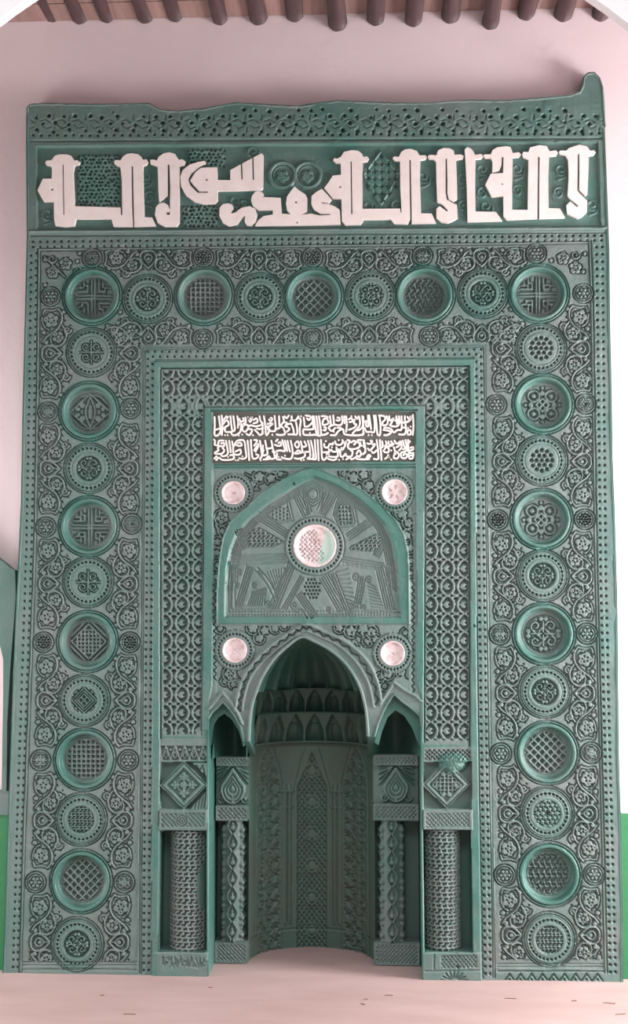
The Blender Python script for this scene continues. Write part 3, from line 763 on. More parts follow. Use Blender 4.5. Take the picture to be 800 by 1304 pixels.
# small side arches
for P in ([(266, 903), (275, 892), (283.5, 882.5), (294, 894), (303, 908), (309, 922)], [(484, 897), (493, 883), (502, 869), (515, 879), (530, 887), (536, 893)]):
    cv.line(P, 3.0, 2.6, -.5, 1.2)
# sunken settings of the four small white bosses
BOSS = [(297, 627.5, 15.2), (502.5, 626.5, 16.5), (299, 828, 15.8), (500, 832, 15.6)]
for x, y, r in BOSS:
    cv.setdisc(x, y, 26, -4.0); cv.disc(x, y, 24, 0.3, -4, .8); cv.ring(x, y, 24.8, 1.4, 0, -4, .8)
    for k in range(30):
        a = 2*math.pi*k/30; cv.disc(x+20.6*math.cos(a), y+20.6*math.sin(a), 1.3, -4.2, .3, .8)
# ---- outer column capitals, collars and bases (in the face)
CAPL = [(204, 970), (265, 970), (265, 1031), (203, 1031)]; CAPR = [(538, 967), (601, 967), (602, 1031), (539, 1031)]
for x0, x1, y0, y1, c in ((204, 264, 938, 1031, 'l'), (540, 601, 948, 1031, 'r')):
    reg = [(x0, 940 if c == 'l' else 952), (x1, 940 if c == 'l' else 950), (x1, 968), (x0, 970)]
    region(reg, 'capital_frieze', .8)
    ym = 950 if c == 'l' else 955
    M = ground([(x0+1, ym), (x1-1, ym), (x1-1, 968), (x0+1, 968)], -3.8); Hs = cv.H.copy()
    if c == 'l':
        for i in range(5):
            xx = x0+7+i*12.0
            cv.line([(xx-6, 967), (xx, 951), (xx+6, 967)], 1.9, 0, -3.8, .8); cv.line([(xx, 957), (xx+2.6, 963), (xx, 966), (xx-2.6, 963)], 1.6, -.2, -3.8, .8, True); cv.disc(xx+6, 955, 2, -.2, -3.8, .8)
    else:
        for i in range(14):
            cv.line([(x0+i*6-12, 970), (x0+i*6+8, 952)], 1.6, 0, -3.8, .8); cv.line([(x0+i*6-12, 952), (x0+i*6+8, 970)], 1.6, 0, -3.8, .8)
    cv.H = np.where(M, cv.H, Hs)
    cy = 1000 if c == 'l' else 999; cx = (x0+x1)/2+(0 if c == 'l' else -2)
    region([(x0, 970), (x1, 969), (x1, 1031), (x0, 1031)], 'column_capital', .45)
    ground([(x0, 971), (x1, 970), (x1, 1030), (x0, 1030)], -9.0)
    dm = lambda r: [(cx, cy-r), (cx+r, cy), (cx, cy+r), (cx-r, cy)]
    MD = cv.polymask(dm(31)); cv.H[MD] = .4
    cv.H[cv.polymask(dm(22))] = -3.4
    cv.line(dm(28), 1.4, -2.0, .4, .8, True)
    Hs = cv.H.copy()
    if c == 'l':
        for i in range(4):
            a = math.pi/2*i; x, y = cx+11*math.cos(a), cy+11*math.sin(a)
            leaf(cv, x, y, 6, a, 4); cv.line([(cx, cy), (x, y)], 2, 0, -3.4, .8)
        cv.ring(cx, cy, 8, 1.8, 0, -3.4, .8); leaf(cv, cx, cy, 5.5, 0, 5)
    else:
        for i in range(-3, 4):
            for j in range(-2, 3):
                if abs(i)+abs(j) < 4: cv.ring(cx+i*5, cy+j*5, 2.6, 1.4, 0, -3.4, .8)
        for sx in (-1, 1): cv.line(spiral(cx+sx*14, cy, 5, 1, 0, 1.2), 1.8, 0, -3.4, .8); cv.disc(cx+sx*4, cy+13, 3, 0, -3.4, .8); cv.disc(cx+sx*4, cy-13, 3, 0, -3.4, .8)
    cv.H = np.where(cv.polymask(dm(22)), cv.H, Hs)
    # corner leaves beside the diamond on the right hand side
    cv.H[cv.polymask([(cx+10, y0+33), (x1, y0+33), (x1, cy-10)])] = np.maximum(-3, 0) if c == 'l' else -9
    cv.line([(cx+16, 975), (cx+20, 982), (cx+24, 975), (cx+27, 988)], 1.8, -3.2, 0, .8) if c == 'l' else None
    if c == 'l':
        cv.H[cv.polymask([(cx+8, 1030), (x1, 1030), (x1, 1006)])] = -1
        for q in range(4): cv.line([(cx+14+q*4, 1029), (cx+17+q*4, 1018-q*3)], 1.6, -4, -1, .8)
    # collar
    region([(x0-1, 1031), (x1+1, 1030), (x1+1, 1058), (x0-1, 1058)], 'column_collar', .65)
    M = ground([(x0-1, 1032), (x1+1, 1031), (x1+1, 1057), (x0-1, 1057)], 2.6); Hs = cv.H.copy()
    M = ground([(x0+2, 1036), (x1-3, 1035), (x1-3, 1053), (x0+2, 1053)], 0.6); Hs = cv.H.copy()
    if c == 'l':
        for i in range(13): cv.line([(x0-8+i*6, 1036), (x0+8+i*6, 1053)], 1.5, 2.4, .6, .8)
        cv.setdisc(x0+28, 1045, 9, .4)
        for r in (8, 5, 2): cv.ring(x0+28, 1045, r, 1.5, 2.6, .4, .8)
    else:
        for i in range(16):
            cv.line([(x0-10+i*5.5, 1036), (x0+6+i*5.5, 1053)], 1.5, 2.4, .6, .8); cv.line([(x0-10+i*5.5, 1053), (x0+6+i*5.5, 1036)], 1.5, 2.4, .6, .8)
    cv.H = np.where(M, cv.H, Hs)
    # base
    bx0, bx1, by1 = (201, 265, 1250) if c == 'l' else (540, 613, 1256)
    region([(bx0, 1212), (bx1, 1212), (bx1, by1), (bx0, by1)], 'column_base', .5)
    ground([(bx0-5, 1213), (bx1, 1213), (bx1, by1), (bx0-5, by1)], 3.4)
    if c == 'l':
        for i in range(40): cv.line([(bx0+4+i*1.4+rng.uniform(-2, 2), 1220+rng.uniform(-3, 12)), (bx0+7+i*1.4, 1221+rng.uniform(-3, 12))], 1.3, 1.6, 3.4, .8)
    else:
        M = ground([(561, 1216), (607, 1215), (607, 1231), (561, 1233)], .6); Hs = cv.H.copy()
        for i in range(14): cv.line([(550+i*5, 1215), (566+i*5, 1234)], 1.5, 3, .6, .8); cv.line([(550+i*5, 1234), (566+i*5, 1215)], 1.5, 3, .6, .8)
        cv.H = np.where(M, cv.H, Hs)
        for i in range(9):
            a = math.pi*(.08+.105*i); cv.line([(578-6*math.cos(a), 1250-5*math.sin(a)), (578-17*math.cos(a), 1251-15*math.sin(a))], 1.8, 1.2, 3.4, .8)
        cv.line([(541, 1236), (612, 1235)], 1.4, 1.4, 3.4, .8); cv.line([(553, 1215), (553, 1234)], 1.3, 1.4, 3.4, .8)
# broken plaster lump on the right capital
Xb, Yb = cv.T(577, 972)
sl, cc, rr = cv.win(Xb-26, Xb+26, Yb-20, Yb+22)
d = np.hypot((cc-Xb)/22, (rr-Yb)/15)
nz_ = rng.rand(*d.shape)*1.8
cv.H[sl] = np.where(d < 1, cv.H[sl]*(d**2)+(1-d**2)*4.0+nz_, cv.H[sl]); DU[sl] = np.where(d < 1, 0.05, DU[sl])
# nicks, scratches and chipped paint
for i in range(70):
    x, y = rng.uniform(50, 760), rng.uniform(140, 1230); a = rng.uniform(0, 6.28); l = rng.uniform(1, 4)
    cv.line([(x, y), (x+l*math.cos(a), y+l*math.sin(a))], 1.5, -1.5, 0, .9)

# low-frequency unevenness of hand-finished plaster
def lfn(shape, cells, amp):
    g = rng.randn(cells[0]+2, cells[1]+2)
    yy = np.linspace(0, cells[0], shape[0]); xx = np.linspace(0, cells[1], shape[1])
    i = yy.astype(int); j = xx.astype(int); fy = yy-i; fx = xx-j; fy = fy*fy*(3-2*fy); fx = fx*fx*(3-2*fx)
    a = g[i][:, j]; b = g[i][:, j+1]; c = g[i+1][:, j]; d = g[i+1][:, j+1]
    return ((a*(1-fx)+b*fx)*(1-fy)[:, None]+(c*(1-fx)+d*fx)*fy[:, None])*amp
H = cv.H + lfn(cv.H.shape, (60, 42), .35) + lfn(cv.H.shape, (300, 210), .10)
H += rng.randn(*H.shape).astype(np.float32)*0.05

# cut the opening, the column windows and the boss seats out of the grid
for P in (OPEN, LW, RW): LAB[cv.polymask(P, True)] = 0
for x, y, r in BOSS+[(401, 695, 27.5)]:
    LAB[cv.polymask([(x+r*math.cos(a), y+r*math.sin(a)) for a in np.linspace(0, 2*math.pi, 60, endpoint=False)], True)] = 0
LAB[~cv.polymask(FACE, True)] = 0

VX = X0+np.arange(NX+1)*CS; VZ = Z1-np.arange(NZ+1)*CS
idx_all = np.full((NZ+1)*(NX+1), -1, np.int64)
for k, (nm, lb, mt) in parts.items():
    rr, cc = np.nonzero(LAB == k)
    if len(rr) < 4: continue
    a = rr*(NX+1)+cc; F = np.stack([a, a+NX+1, a+NX+2, a+1], 1)
    u = np.unique(F); idx_all[u] = np.arange(len(u)); F2 = idx_all[F]
    r_, c_ = u//(NX+1), u % (NX+1)
    V = np.stack([VX[c_]-MX, -H[r_, c_]*PX, VZ[r_]], 1)
    me = npmesh(nm, V, F2, {'dust': DU[r_, c_]})
    link(nm, me, mih, mt or M_GREEN, lb)

# ------------------------------------------------------------------ generic pieces
def setdust(me, v):
    at = me.attributes.new('dust', 'FLOAT', 'POINT'); at.data.foreach_set('value', np.full(len(me.vertices), v, np.float32))
def ribbon(name, pts, y0, y1, parent, m, dust=.3, flip=False, label=None, thick=True):
    """wall that runs back along y from a polyline given in world (x, z)"""
    V = []; n = len(pts)
    for x, z in pts: V += [(x-MX, y0, z), (x-MX, y1, z)]
    F = [(2*i, 2*i+1, 2*i+3, 2*i+2) for i in range(n-1)]
    me = pymesh(name, V, F); setdust(me, dust); return link(name, me, parent, m, label)
def tube(name, pts3, r, parent, m, dust=.2, seg=8, taper=None):
    V = []; F = []; n = len(pts3); P = [Vector(p) for p in pts3]
    for i, p in enumerate(P):
        t = (P[min(i+1, n-1)]-P[max(i-1, 0)]).normalized()
        a = t.cross(Vector((0, 1, 0))).normalized(); b = a.cross(t)
        for k in range(seg):
            q = 2*math.pi*k/seg; V.append(p+a*(r*math.cos(q))+b*(r*math.sin(q)))
    for i in range(n-1):
        for k in range(seg): F.append((i*seg+k, i*seg+(k+1) % seg, (i+1)*seg+(k+1) % seg, (i+1)*seg+k))
    F.append(tuple(range(seg))); F.append(tuple(range((n-1)*seg, n*seg))[::-1])
    me = pymesh(name, V, F); setdust(me, dust); return link(name, me, parent, m)
def rel(px, py, Y=0.0):
    x, z = W(px, py, Y); return (x-MX, Y, z)
def dense(P, st=6.0):
    out = []
    for a, b in zip(P[:-1], P[1:]):
        n = max(1, int(math.dist(a, b)/st))
        out += [lerp(a, b, i/n) for i in range(n)]
    return out+[P[-1]]
# sides of the slab
per = dense(OUT_L[::-1]+TOP+OUT_R, 8)
ribbon('slab_side', [W(*p) for p in per], -0.004, 0.075, mih, M_GREEN, .25)
tube('rounded_edge', [(W(x+1.5, y)[0]-MX, 0.004, W(x+1.5, y)[1]) for x, y in dense(OUT_L, 10)], 0.0075, mih, M_GREEN, .2)
tube('rounded_edge', [(W(x-1.5, y)[0]-MX, 0.004, W(x-1.5, y)[1]) for x, y in dense(OUT_R[1:], 10)], 0.0075, mih, M_GREEN, .2)
tube('ragged_top_edge', [(W(x, y+1.2)[0]-MX, 0.004+rng.uniform(-.002, .002), W(x, y+1.2)[1]+rng.uniform(-.002, .002)) for x, y in dense(TOP+[OUT_R[0], OUT_R[1]], 5)], 0.0075, mih, M_GREEN, .75)
# mouldings round the openings
i_l = OPEN.index((317, 944)); i_r = OPEN.index((469, 938))
main_arch = OPEN[i_l:i_r+1]
tube('arch_moulding', [rel(x, y, -0.003) for x, y in smooth(main_arch, 4)], 0.0068, mih, M_GREEN, .65)
for seg_ in (OPEN[2:10], OPEN[i_r+1:i_r+9]):
    tube('small_arch_moulding', [rel(x, y, -0.001) for x, y in seg_], 0.0048, mih, M_GREEN, .4)
tube('corner_bead', [rel(x, y, 0.002) for x, y in ((265, 915), (264.7, 1000), (265, 1247))], 0.0055, mih, M_GREEN, .0)
tube('corner_bead', [rel(x, y, 0.002) for x, y in ((536.5, 925), (537.5, 1060), (539.5, 1250))], 0.0055, mih, M_GREEN, .0)
# reveals
ARCHP = smooth(main_arch, 3); NYR = 0.24
DEPI = 0.19
def xz(P): return [W(*p) for p in P]
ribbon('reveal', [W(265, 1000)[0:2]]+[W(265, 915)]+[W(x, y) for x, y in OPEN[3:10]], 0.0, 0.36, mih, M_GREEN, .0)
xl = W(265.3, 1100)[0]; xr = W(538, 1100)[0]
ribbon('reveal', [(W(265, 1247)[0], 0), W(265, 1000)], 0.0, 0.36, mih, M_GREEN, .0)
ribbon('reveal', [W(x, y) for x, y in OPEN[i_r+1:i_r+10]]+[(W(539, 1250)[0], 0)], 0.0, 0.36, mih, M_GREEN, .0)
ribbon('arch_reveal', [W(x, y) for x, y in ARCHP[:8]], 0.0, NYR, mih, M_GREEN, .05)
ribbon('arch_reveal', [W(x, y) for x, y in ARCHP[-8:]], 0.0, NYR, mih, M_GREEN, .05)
# floating pendants between main arch and side arches: soffit down to the inner capitals
for (a, b, yy) in ((311, 317, 944), (469, 477, 938)):
    xa, z0 = W(a, yy); xb, _ = W(b, yy)
    z1 = z0+0.16
    zc = W(300, 966, DEPI)[1]
    V = [(xa-MX, 0, z0), (xb-MX, 0, z0), (xb-MX, 0, z1), (xa-MX, 0, z1), (xa-MX-.004, .30, zc), (xb-MX, .30, zc), (xb-MX, .30, z1), (xa-MX, .30, z1)]
    me = pymesh('pendant', V, [(0, 1, 5, 4), (1, 2, 6, 5), (3, 0, 4, 7), (0, 3, 2, 1)]); setdust(me, .25)
    pnd = link('pendant', me, mih, M_GREEN, smooth=False)

# ------------------------------------------------------------------ niche: half cylinder with carved panels
NXL, NXR = W(317, 1100, .23)[0], W(477.5, 1100, .23)[0]
NC, NR = (NXL+NXR)/2, (NXR-NXL)/2
NY = 0.23; NDEP = 0.275
ZT = W(398, 944, .5)[1]                          # underside of the muqarnas
def wrap_patch(name, cvs, nx, nz, posf, parent, m, dust, label=None):
    """posf(u array, v array)-> position, normal (unit); cvs.H in px"""
    uu, vv = np.meshgrid(np.linspace(0, 1, nx+1), np.linspace(0, 1, nz+1))
    P, Nn = posf(uu, vv)
    V = (P+Nn*(cvs.H[..., None]*PX)).reshape(-1, 3)
    r, c = np.meshgrid(np.arange(nz), np.arange(nx), indexing='ij'); a = (r*(nx+1)+c).ravel()
    F = np.stack([a, a+nx+1, a+nx+2, a+1], 1)
    V[:, 0] -= MX
    d = np.full(len(V), dust) if np.isscalar(dust) else dust.ravel()
    me = npmesh(name, V, F, {'dust': d}); return link(name, me, parent, m, label)
def local_canvas(wpx, hpx, sc):
    nx, nz = int(wpx*sc), int(hpx*sc)
    return Canvas(nx, nz, lambda x, y: (x*sc, y*sc), sc), nx, nz
wpx = math.pi*NR/PX; hpx = ZT/PX
cn, nx, nz = local_canvas(wpx, hpx, .85)
cn.H[:] = 0
pil = [wpx*.35, wpx*.62]                       # twin pilasters either side of the centre panel
edges = [(wpx*.13, pil[0]-9), (pil[0]+9, pil[1]-9), (pil[1]+9, wpx*.84)]
for i, (a, b) in enumerate(edges):
    mid = (a+b)/2
    ap = [(a, hpx), (a, 50), (a+(mid-a)*.25, 30), (a+(mid-a)*.6, 16), (mid, 6), (b-(b-mid)*.6, 16), (b-(b-mid)*.25, 30), (b, 50), (b, hpx)]
    if i == 1: ap = [(a+4, hpx), (a+4, 60), (mid-8, 30), (mid, 10), (mid+8, 30), (b-4, 60), (b-4, hpx)]
    M = cn.polymask(ap); cn.H[M] = -3.8; Hs = cn.H.copy()
    if i == 1:
        st = 6.8; y = 20
        for q in range(-60, 60):
            cn.line([(a+q*st, 0), (a+q*st+hpx*.8, hpx)], 2.0, 0, -3.8, .8); cn.line([(b+q*st, 0), (b+q*st-hpx*.8, hpx)], 2.0, 0, -3.8, .8)
        for q in range(8): cn.disc(mid, 40+q*42, 6, 0.6, -3.8, 1.2); cn.ring(mid, 40+q*42, 9, 1.8, .6, -3.8, .9)
    else:
        y = 24; q = 0
        while y < hpx:
            cn.line(spiral(mid-8, y, 7, 1, q, 1.3), 2.0, 0, -3.8, .9); cn.line(spiral(mid+8, y, 7, 1, q+1, -1.3), 2.0, 0, -3.8, .9)
            leaf(cn, mid, y+9, 5.5, q, 5); leaf(cn, mid-18, y+6, 5, q, 4); leaf(cn, mid+18, y+6, 5, q, 4)
            cn.line(smooth([(mid-22, y), (mid-12, y+9), (mid-24, y+16)], 4), 1.8, 0, -3.8, .9); cn.line(smooth([(mid+22, y), (mid+12, y+9), (mid+24, y+16)], 4), 1.8, 0, -3.8, .9)
            y += 17; q += 1
    cn.H = np.where(M, cn.H, Hs); cn.line(ap, 2.2, 1.2, 0, 1.0)
for p in pil:
    for o in (-3.2, 3.2):
        cn.line([(p+o, hpx-35), (p+o, 60)], 4.2, 2.2, 0, 1.8)
    cn.line([(p, hpx-35), (p, 70)], 1.4, -2.6, 0, .8)
    cn.line([(p-8, 66), (p+8, 66)], 3.5, 2.6, 0, 1.2); cn.line([(p-8, 88), (p+8, 88)], 2.0, 2.2, 0, 1.0)
    cn.line([(p-8, 62), (p-20, 20), (p-24, 8)], 3, 1.5, 0, 1); cn.line([(p+8, 62), (p+18, 22), (p+24, 8)], 3, 1.5, 0, 1)
cn.line([(0, 3), (wpx, 3)], 3, 1.5, 0, 1); cn.line([(0, hpx-26), (wpx, hpx-26)], 1.5, -2, 0, 1)
def cylpos(z_top, z_bot, rx, ry, cx, cy):
    def f(u, v):
        th = math.pi*u
        P = np.stack([cx-rx*np.cos(th), cy+ry*np.sin(th), z_top+(z_bot-z_top)*v], -1)
        N = np.stack([np.cos(th), -np.sin(th), 0*th], -1); return P, N
    return f
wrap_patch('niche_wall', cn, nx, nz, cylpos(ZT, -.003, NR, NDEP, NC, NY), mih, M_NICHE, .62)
# muqarnas: two rows of pointed hoods
ZM1 = W(398, 907, .5)[1]; ZM2 = W(398, 876, .5)[1]
def hoods(n, hp, shift, depth_top):
    c, nx, nz = local_canvas(wpx, hp, 1.0)
    yy, xx = np.mgrid[0:nz+1, 0:nx+1].astype(float)
    vb = 1-yy/nz                                  # 0 bottom, 1 top
    cwid = nx/n; lx = ((xx/cwid+shift) % 1.0)-0.5
    lim = 0.43*np.clip(1-np.clip((vb-.35)/.60, 0, 1)**1.6, 0, 1)
    ins = np.abs(lx) < lim
    Hh = 1.0+depth_top*vb*1.6
    scoop = np.sqrt(np.clip(1-(lx/np.maximum(lim, .02))**2, 0, 1))
    Hh = np.where(ins, Hh-5.0-9.0*scoop*(.6+.4*(1-np.clip(vb, 0, 1))), Hh)
    # thinner inner hood
    lim2 = lim*.62-.02; ins2 = (np.abs(lx) < lim2) & (vb < .62)
    Hh = np.where(ins2, Hh-3.0, Hh)
    c.H = Hh.astype(np.float32)
    return c, nx, nz
c1, a1, b1 = hoods(9, (ZM1-ZT)/PX, 0.0, 6.0)
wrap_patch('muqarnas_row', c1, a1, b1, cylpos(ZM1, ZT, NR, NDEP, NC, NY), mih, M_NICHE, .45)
c2, a2, b2 = hoods(10, (ZM2-ZM1)/PX, 0.5, 4.0)
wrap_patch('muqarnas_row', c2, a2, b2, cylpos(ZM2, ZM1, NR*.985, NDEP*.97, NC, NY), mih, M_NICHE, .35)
led = []
for k in range(41):
    t = math.pi*k/40; led.append((NC-(NR-.022)*math.cos(t)-MX, NY+(NDEP-.022)*math.sin(t), ZM1))
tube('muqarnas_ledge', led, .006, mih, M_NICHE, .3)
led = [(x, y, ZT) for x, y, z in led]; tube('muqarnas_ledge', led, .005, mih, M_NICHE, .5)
# fluted semidome that fills the pointed arch
ARCH_L = [(318.5, 915), (319.5, 905), (321, 896), (325, 885), (334, 862), (349, 839), (367, 822), (384, 811)]
ARCH_R = [(467.5, 915), (467, 905), (465, 896), (459, 876), (448, 855), (434, 838.5), (418, 826), (400, 816.5), (384, 811)]
AL = np.array([W(*p) for p in smooth(ARCH_L, 6)]); AR = np.array([W(*p) for p in smooth(ARCH_R, 6)])
z_lo, z_hi = W(398, 878, .47)[1], min(AL[-1, 1], AR[-1, 1])
nv, nu = 90, 240
vv = np.linspace(0, 1, nv+1); zz = z_hi-(z_hi-z_lo)*(vv**1.6)
xlft = np.interp(zz, AL[:, 1], AL[:, 0]); xrgt = np.interp(zz, AR[:, 1], AR[:, 0])
th = np.linspace(0, math.pi, nu+1); A = (xrgt-xlft)/2; Cx = (xrgt+xlft)/2; A0 = A[-1]
fl = 17
TH, AA = np.meshgrid(th, A); CC = np.meshgrid(th, Cx)[1]; ZZ = np.meshgrid(th, zz)[1]
flute = np.abs(np.sin(TH*fl/2))**.6
amp = np.clip((TH/0.5), 0, 1)*np.clip((math.pi-TH)/0.5, 0, 1)
dr = (flute-.4)*.14*amp*np.clip(AA/A0*1.6, 0, 1)
xx = CC-AA*(1+dr*.6)*np.cos(TH); yy = (.49*(AA/A0)**.8)*(1+dr)*np.sin(TH)
# scalloped lower ends of the flutes come forward a little
V = np.stack([xx-MX, yy, ZZ], -1).reshape(-1, 3)
r, c = np.meshgrid(np.arange(nv), np.arange(nu), indexing='ij'); a = (r*(nu+1)+c).ravel()
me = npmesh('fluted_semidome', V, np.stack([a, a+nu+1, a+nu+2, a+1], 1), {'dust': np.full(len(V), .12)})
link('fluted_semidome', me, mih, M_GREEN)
# shelf between dome foot and muqarnas (closes the gap)
V = []; F = []
for k in range(41):
    t = math.pi*k/40
    V.append((Cx[-1]-A0*math.cos(t)-MX, .49*math.sin(t), z_lo)); V.append((NC-NR*math.cos(t)*.985-MX, NY+NDEP*.97*math.sin(t), ZM2))
for k in range(40): F.append((2*k, 2*k+1, 2*k+3, 2*k+2))
me = pymesh('dome_foot', V, F); setdust(me, .1); link('dome_foot', me, mih, M_GREEN)

# ------------------------------------------------------------------ inner bays: hooded recess, colonnette with capital and base
def box(name, x0, x1, y0, y1, z0, z1, parent, m, dust=.4, bev=.004, smooth_=False):
    import bmesh
    bm = bmesh.new(); bmesh.ops.create_cube(bm, size=1)
    for v in bm.verts: v.co = Vector(((x0+x1)/2-MX+v.co.x*(x1-x0), (y0+y1)/2+v.co.y*(y1-y0), (z0+z1)/2+v.co.z*(z1-z0)))
    if bev: bmesh.ops.bevel(bm, geom=bm.edges[:], offset=bev, segments=2, affect='EDGES')
    me = bpy.data.meshes.new(name); bm.to_mesh(me); bm.free(); setdust(me, dust)
    return link(name, me, parent, m, smooth=smooth_)
def front_relief(name, x0, x1, z0, z1, y, draw, parent, dust):
    wp, hp = (x1-x0)/PX, (z1-z0)/PX
    c, nx, nz = local_canvas(wp, hp, 1.0); draw(c, wp, hp)
    def f(u, v):
        P = np.stack([x0+(x1-x0)*u, np.full(u.shape, y), z1+(z0-z1)*v], -1); N = np.zeros(P.shape); N[..., 1] = -1; return P, N
    return wrap_patch(name, c, nx, nz, f, parent, M_GREEN, dust)
def shaft(name, cx, cy, rad, z0, z1, a0, a1, draw, parent, dust, sc=1.05):
    wp = rad*(a1-a0)/PX; hp = (z1-z0)/PX
    c, nx, nz = local_canvas(wp, hp, sc); draw(c, wp, hp)
    def f(u, v):
        th = a0+(a1-a0)*u
        P = np.stack([cx-rad*np.cos(th), cy-rad*np.sin(th), z1+(z0-z1)*v], -1); N = np.stack([-np.cos(th), -np.sin(th), 0*th], -1); return P, N
    d = dust if np.isscalar(dust) else dust(nx, nz)
    return wrap_patch(name, c, nx, nz, f, parent, M_GREEN, d)
def d_yfret(c, wp, hp):
    c.H[:] = -5.2; yfret(c, 0, wp, 0, hp, 7.6, 2.5, 0.2, -5.2, 4.3)
def d_chain(c, wp, hp):
    c.H[:] = -5.0; y = 4; q = 0
    for cx, k in ((wp*.5, 1), (wp*.24, .7), (wp*.76, .7), (wp*.04, .7), (wp*.96, .7)):
        y = 6+(0 if k == 1 else 11)
        while y < hp+10:
            if k == 1:
                c.line(smooth([(cx-1, y-11), (cx-7, y), (cx-1, y+11)], 5), 2.0, .4, -5.0, .9); c.line(smooth([(cx+1, y-11), (cx+7, y), (cx+1, y+11)], 5), 2.0, .4, -5.0, .9)
                c.disc(cx, y+3, 3.4, .3, -5.0, 1.0); c.disc(cx, y-2, 1.8, 0, -5.0, 1)
            else:
                c.disc(cx, y-4, 3.2, 0, -5.0, 1.2); c.disc(cx, y+4, 2.4, 0, -5.0, 1.2); c.line([(cx, y-10), (cx, y+10)], 1.6, -.5, -5.0, .9)
            y += 22
def d_diap(top=0.0, g=-3.0, st=6.0):
    def d(c, wp, hp):
        c.H[:] = top
        M = c.polymask([(3, 3), (wp-3, 3), (wp-3, hp-3), (3, hp-3)]); c.H[M] = g; Hs = c.H.copy()
        for q in range(-30, 40):
            c.line([(q*st, 0), (q*st+hp, hp)], 1.8, top, g, .8); c.line([(q*st, hp), (q*st+hp, 0)], 1.8, top, g, .8)
        c.H = np.where(M, c.H, Hs)
    return d
def d_palm(c, wp, hp):
    c.H[:] = -7; cx = wp/2
    L = smooth([(cx, 1), (cx-9, hp*.3), (cx-16, hp*.55), (cx-11, hp*.85), (cx-3, hp-2)], 5); Rr = [(2*cx-x, y) for x, y in L]
    c.H[c.polymask(L+Rr[::-1])] = 0.4
    for k in (.75, .5, .25): c.line([(cx+(x-cx)*k, hp*.5+(y-hp*.5)*k+3) for x, y in L], 1.5, -2.5, .4, .8); c.line([(cx+(x-cx)*k, hp*.5+(y-hp*.5)*k+3) for x, y in Rr], 1.5, -2.5, .4, .8)
    for s_ in (-1, 1):
        for k in range(4): c.line([(cx+s_*3, 1), (cx+s_*(22), 3+k*7)], 1.6, -2.0, -7, 1.0)
        c.line(spiral(cx+s_*15, hp-7, 5, 1, 0, 1.2), 2, -2, -7, 1)
for side in (0, 1):
    col = empty('inner_colonnette', (0, 0, 0)); col.parent = mih
    if side == 0: xa, xb, sc0, sc1 = 268, 316, 279, 312
    else: xa, xb, sc0, sc1 = 475.5, 529, 481, 517
    if side == 0: yt, yc, yk, ysh, yb, yf = 964, 976, 1026, 1046, 1200, 1225
    else: yt, yc, yk, ysh, yb, yf = 960, 974, 1022, 1044, 1198, 1226
    X = lambda p: W(p, 1100, DEPI)[0]; Z = lambda p: W(300, p, DEPI)[1]
    x0, x1 = X(xa), X(xb)
    if side == 0: x0 = W(265.3, 1100)[0]+.002
    else: x1 = W(537.5, 1100)[0]-.002
    zf = 0.0
    box('base_block', x0, x1, DEPI+.012, DEPI+.16, 0, Z(yb), col, M_GREEN, .6)
    front_relief('base_panel', x0+.004, x1-.004, .004, Z(yb)-.003, DEPI+.004, d_diap(0, -2.5, 5), col, .7)
    bx = box('recess_back', x0, x1, DEPI+.115, DEPI+.16, Z(yb), Z(ysh), col, M_GREEN, .3, 0)
    scx = (X(sc0)+X(sc1))/2; rad = (X(sc1)-X(sc0))/2
    shaft('shaft', scx, DEPI+.06, rad, Z(yb)-.002, Z(ysh)+.002, -.35, math.pi+.35, d_chain, col, .6)
    box('collar_block', x0, x1, DEPI+.012, DEPI+.16, Z(ysh), Z(yk), col, M_GREEN, .6)
    front_relief('collar_panel', x0+.003, x1-.003, Z(ysh)+.002, Z(yk)-.002, DEPI+.004, d_diap(0, -2.4, 5.5), col, .7)
    box('capital_block', x0, x1, DEPI+.03, DEPI+.16, Z(yk), Z(yc), col, M_GREEN, .45)
    front_relief('palmette_panel', x0+.003, x1-.003, Z(yk), Z(yc), DEPI+.004, d_palm, col, .5)
    box('abacus', x0, x1, DEPI+.01, DEPI+.16, Z(yc), Z(yt), col, M_GREEN, .6)
    front_relief('abacus_panel', x0+.003, x1-.003, Z(yc)+.001, Z(yt)-.001, DEPI+.003, d_diap(0, -2.2, 5), col, .7)
    # concave hood above the capital
    yap = 886 if side == 0 else 876
    zb, za = Z(yt), W(300, yap)[1]
    hx = (x0+x1)/2; hw = (x1-x0)/2
    n1, n2 = 24, 30; V = []; F = []
    for j in range(n2+1):
        t = j/n2; z = zb+(za+.02-zb)*t
        k_ = 1.0 if t < .45 else max(.04, math.sqrt(max(0, 1-((t-.45)/.55)**2)))
        for i in range(n1+1):
            a_ = math.pi*i/n1; V.append((hx-hw*math.cos(a_)-MX, DEPI-.10+(.22*k_+.0)*math.sin(a_)+(0 if k_ > .9 else 0), z))
    for j in range(n2):
        for i in range(n1): b_ = j*(n1+1)+i; F.append((b_, b_+n1+1, b_+n1+2, b_+1))
    me = pymesh('side_hood', V, F); setdust(me, .1); link('side_hood', me, mih, M_GREEN)

